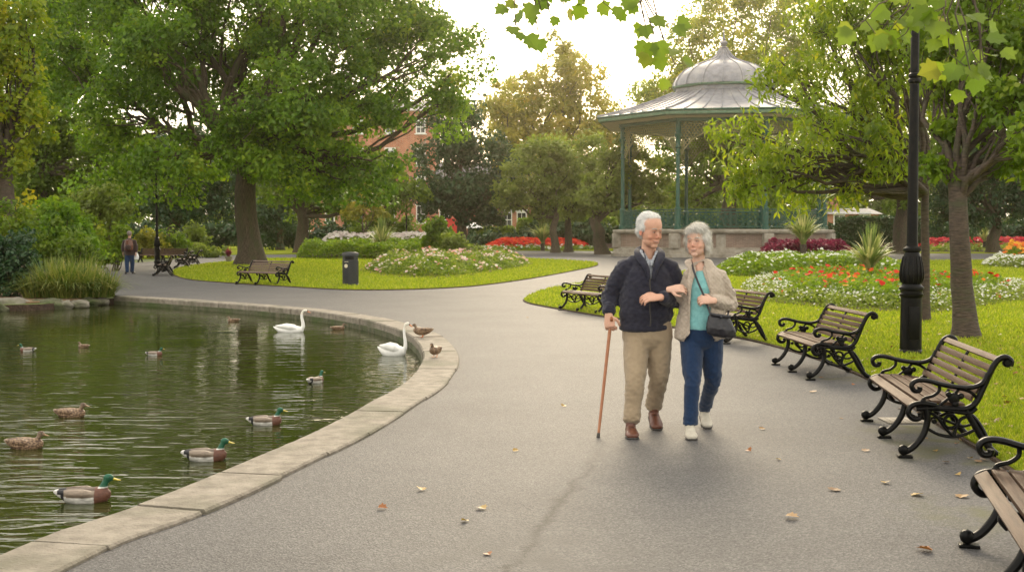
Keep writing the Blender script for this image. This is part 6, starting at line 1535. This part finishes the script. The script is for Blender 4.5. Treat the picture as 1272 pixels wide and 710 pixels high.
mk(wom, 'jeans', mb, .008, 'denim', 5, .012, [(kL, .11, 1.1), (kR, .12, 1.2), (aL, .1, 1.4), (aR, .1, 1.4), (J(871, 426), .1, .6)], (9, 9, 13), 13)
mb = MB(); ch(mb, [J(870, 408), J(870, 395), J(871, 375), J(872, 356), J(871, 347), J(870, 338, .01), J(869, 331, .01)], [(.135, .165), (.135, .165), (.125, .150), (.130, .148), (.105, .118), (.075, .085), (.055, .065)], 20)
mk(wom, 'top', mb, .008, 'teal_knit', 4, .010, [(J(870, 395), .2, .6)], (9, 9, 14), 15)
mb = MB(); ch(mb, [J(870, 419), J(870, 412), J(871, 395), J(873, 375), J(874, 357), J(875, 347), J(873, 337, .01), J(870, 326, .03)],
              [(.160, .205), (.160, .205), (.155, .190), (.145, .170), (.150, .172), (.132, .150), (.10, .11), (.072, .082)], 24)
for q_ in (sL, sR): ch(mb, [J(870, 331, .02), J(871, 335, .01).lerp(q_, .5) + Vector((0, 0, .008)), q_ + Vector((0, 0, .004))], [.060, .066, .068], 14)
ch(mb, [sL + Vector((.02, 0, 0)), sL.lerp(eL, .45), eL, eL.lerp(wL, .5), wL.lerp(eL, .22)], [.068, .064, .058, .050, .040], 16)
ch(mb, [sR + Vector((-.02, 0, 0)), sR.lerp(eR, .45), eR, eR.lerp(wR, .5), wR.lerp(eR, .12)], [.068, .066, .062, .054, .046], 16)
zt, zm, zb = J(870, 326).z, J(870, 345).z, J(870, 419).z
xm = J(868, 350).x
def opening(z):
    t = min(1, max(0, (zt - z) / (zt - zb))); l_ = J(859, 0).x if False else None
    left = J(863 - 8 * min(1, t * 4) - 1 * t, 350).x; right = J(873 + 8 * min(1, t * 2.2) - 1.5 * t, 350).x
    if t > .93: left -= (t - .93) * .5; right += (t - .93) * .5
    return left, right
def wcut(c):
    if c.y > -.045 or c.z > zt + .03: return False
    if c.x < J(845, 350).x or c.x > J(893, 350).x: return False
    a, b__ = opening(c.z); return a < c.x < b__ and c.z < zt + .03 and not (Vector(c) - wR).length < .08
mk(wom, 'jacket', mb, .0075, 'beige_cloth', 5, .018, [(eL, .12, 1.0), (eR, .12, 1.3), (J(895, 400), .15, .5)], (8, 8, 15), 17, wcut)
mb = MB()
# collar and the two turned front edges
dep = lambda z: -.150 if z < J(0, 350).z else -.150 + min(.10, (z - J(0, 350).z) * .62)
for i, s_ in ((0, -1), (1, 1)):
    pts = []
    for k in range(9):
        z = zb + (J(0, 334).z - zb) * k / 8; x = opening(z)[i]; pts.append(Vector((x + s_ * .006, dep(z) + .012 + abs(x - xm) * .12, z)))
    ch(mb, pts, [(.007, .010)] * 5 + [(.008, .012), (.009, .018), (.010, .028), (.012, .034)], 10, up=(0, 1, 0), n_=2)
    ch(mb, [pts[-1], J(868 + s_ * 13, 327, -.02), J(868 + s_ * 11, 324, .05), J(868, 323, .075)], [(.012, .034), (.012, .032), (.012, .028), (.012, .028)], 10, up=(0, -.6, .8))
mk(wom, 'collar', mb, .006, 'beige_cloth', 2, .004)
shoe(wom, fL + Vector((.005, .225, 0)), fL + Vector((-.012, -.025, 0)), 'canvas_pale', .049, high=.065)
shoe(wom, fR + Vector((.0, .225, .07)), fR + Vector((.0, -.0, 0)), 'canvas_pale', .049, high=.065)
mb = MB(); Tw = lambda p: cw + Mw @ (Vector(p) * Hw)
for p_, r_ in (((0, .12, .70), (.375, .38, .37)), ((0, .30, .46), (.34, .22, .32)), ((.04, -.17, .89), (.26, .17, .11)), ((-.17, -.12, .85), (.16, .17, .12)), ((.30, .05, .60), (.10, .19, .22)), ((-.30, .06, .60), (.10, .19, .22)), ((.31, .10, .40), (.08, .16, .18)), ((-.31, .10, .40), (.08, .16, .18)), ((0, .08, .92), (.28, .30, .18))):
    mb.ell(Tw(p_), tuple(x * Hw for x in r_), 18, 12, Mw)
hr = mk(wom, 'hair', mb, .006, 'hair_white', 3, .014, f=(26, 26, 8), seed=4); paint(hr.data, np.tile(np.array((.84, .81, .73)), (len(hr.data.vertices), 1)))
fl_w = lambda p: (np.array(Mw @ Vector((.55, -.15, 0)))[None, :] * .9)
hair_strands(hr, hr.data, 9000, .055, .0013, 42, .8, fl_w, col=(.90, .87, .80))
# shoulder bag
hb_ = empty('handbag', J(896, 420, -.22) + O1); tag(hb_, 'small black leather shoulder bag carried across the woman\'s body', 'handbag'); hb_.location.z = (J(896, 416, -.22)).z
B0 = Vector(hb_.location) - O1
mb = MB(); ch(mb, [Vector((0, 0, .0)), Vector((.0, 0, .05)), Vector((-.003, 0, .10)), Vector((-.006, 0, .155))], [(.050, .115), (.058, .118), (.045, .10), (.022, .075)], 20)
mb.v = [((v[0] + v[2] * -.10), v[1], v[2] + v[0] * -.12) for v in mb.v]
me = organic(mb, .006, 4); wrinkle(me, .014, (22, 22, 10), (), 5); link('pouch', me, M['leather_black'], hb_)
mb = MB(); ch(mb, [Vector((-.09, -.03, .165)), Vector((-.015, -.04, .15)), Vector((.065, -.03, .142))], [(.006, .012)] * 3, 8); mb.ell((-.012, -.052, .142), .010, 8, 6); mb.build('clasp_flap', M['leather_black'], hb_, 60)
mb = MB(); st = [J(860, 329, -.06), J(862, 337, -.135), J(869, 355, -.165), J(876, 371, -.19), J(881, 386, -.20), J(885, 396, -.22)]
mb.tube([v - B0 for v in catmull(st, 5)], [(.003, .008)] * 26, 8, up=(0, 1, 0)); mb.tube([v - B0 for v in catmull([J(860, 329, -.06), J(861, 325, .03), J(872, 326, .09), J(890, 338, .12), J(905, 370, .11), J(904, 392, -.1), J(901, 398, -.2)], 5)], [(.003, .008)] * 31, 8, up=(0, 1, 0))
mb.build('strap', M['leather_black'], hb_, 60)

# ------------------------------------------------------------------ distant walker seen from behind
q = G(161, 340); O2 = Vector((q.x, q.y, 0)); Yd = q.y; J = lambda px, py, dy=0: P(px, py, Yd + dy) - O2
body = MB(); M_ = Matrix.Rotation(R(175), 3, 'Z'); Hd = .25; ccd = J(161, 294.5, 0); Td = head_shapes(body, ccd, Hd, M_)
ch(body, [J(161, 298), J(161, 293)], [.06, .055], 10); ch(body, [J(161, 316), J(161, 306), J(161, 298)], [(.11, .15), (.12, .17), (.10, .16)], 14)
for s_ in (-1, 1):
    ch(body, [J(161 + s_ * 6.5, 298.5), J(161 + s_ * 8, 307), J(161 + s_ * 8, 313, -.03)], [.05, .042, .03], 10); hand(body, J(161 + s_ * 8, 314, -.03), (0, -.1, -1), (s_, 0, 0), s_, 1, .3)
    ch(body, [J(161 + s_ * 2.6, 315), J(161 + s_ * 3.4, 327, s_ * .08), J(161 + s_ * 2.8, 337, s_ * .14)], [.07, .05, .035], 10)
me = organic(body, .012, 2); paint(me, skin_cols(verts_of(me), (.45, .26, .19), Td, Hd, M_)); wk = link('person', me, M['skin']); wk.location = O2
tag(wk, 'distant person in a dark brown jacket and blue jeans walking away on the left path', 'person')
mb = MB(); ch(mb, [J(161, 316.5), J(161, 308), J(161, 300), J(161, 296.5)], [(.15, .20), (.16, .215), (.14, .20), (.08, .10)], 16)
for s_ in (-1, 1): ch(mb, [J(161 + s_ * 5.8, 299), J(161 + s_ * 8, 306), J(161 + s_ * 8.2, 312.5, -.03)], [.08, .07, .055], 10)
mk(wk, 'jacket', mb, .014, 'brown_cloth', 3, .02)
mb = MB(); ch(mb, [J(161, 313), J(161, 317.5)], [(.13, .18), (.13, .18)], 14)
for s_ in (-1, 1): ch(mb, [J(161 + s_ * 2.6, 316), J(161 + s_ * 3.4, 327, s_ * .08), J(161 + s_ * 2.8, 337.5, s_ * .14)], [.11, .085, .07], 12)
mk(wk, 'jeans', mb, .014, 'denim', 3, .02)
for s_ in (-1, 1): shoe(wk, Vector((J(161 + s_ * 2.8, 339).x, s_ * .14 - .08, 0.0)), Vector((J(161 + s_ * 3, 339).x, s_ * .14 + .18, 0.0)), 'leather_black', .05)
mb = MB(); mb.ell(ccd + M_ @ Vector((0, .1, .6)) * Hd, (.35 * Hd, .40 * Hd, .40 * Hd), 12, 8, M_); hr = mk(wk, 'hair', mb, .012, 'hair_white', 2); paint(hr.data, np.tile(np.array((.20, .17, .15)), (len(hr.data.vertices), 1)))
bp_ = empty('backpack', J(160, 311, -.24) + O2); tag(bp_, 'dark red brown backpack on the back of the distant walker', 'backpack')
mb = MB(); ch(mb, [(0, 0, .02), (0, 0, .20), (0, .0, .38)], [(.09, .16), (.11, .17), (.07, .13)], 14); link('pack', organic(mb, .014, 3), M['leather_brown'], bp_)
mb = MB(); mb.ell((0, -.10, .12), (.12, .05, .10), 12, 8); mb.build('pocket', M['brown_cloth'], bp_, 60)
sb_ = J(169, 318, .05) + O2; mb = MB(); ch(mb, [(0, 0, 0), (0, 0, .12), (0, 0, .26)], [(.05, .10), (.06, .11), (.02, .04)], 12); o = mb.build('carrier_bag', M['white_paint'], None, 60); o.location = (sb_.x, sb_.y, J(169, 322).z)
tag(o, 'small white carrier bag hanging from the distant walker\'s right hand', 'bag')
# ------------------------------------------------------------------ the air of the morning
mb = MB(); mb.box((20, 215, 20), (760, 560, 43))
hz = mb.build('haze', (), smooth=0); hz['kind'] = 'stuff'
m = bpy.data.materials.new('haze'); m.use_nodes = True; n = m.node_tree; n.nodes.clear()
pv = n.nodes.new('ShaderNodeVolumePrincipled'); pv.inputs['Color'].default_value = (1, .89, .66, 1); pv.inputs['Density'].default_value = .00032; pv.inputs['Anisotropy'].default_value = .84
n.links.new(pv.outputs[0], n.nodes.new('ShaderNodeOutputMaterial').inputs['Volume']); hz.data.materials.append(m)
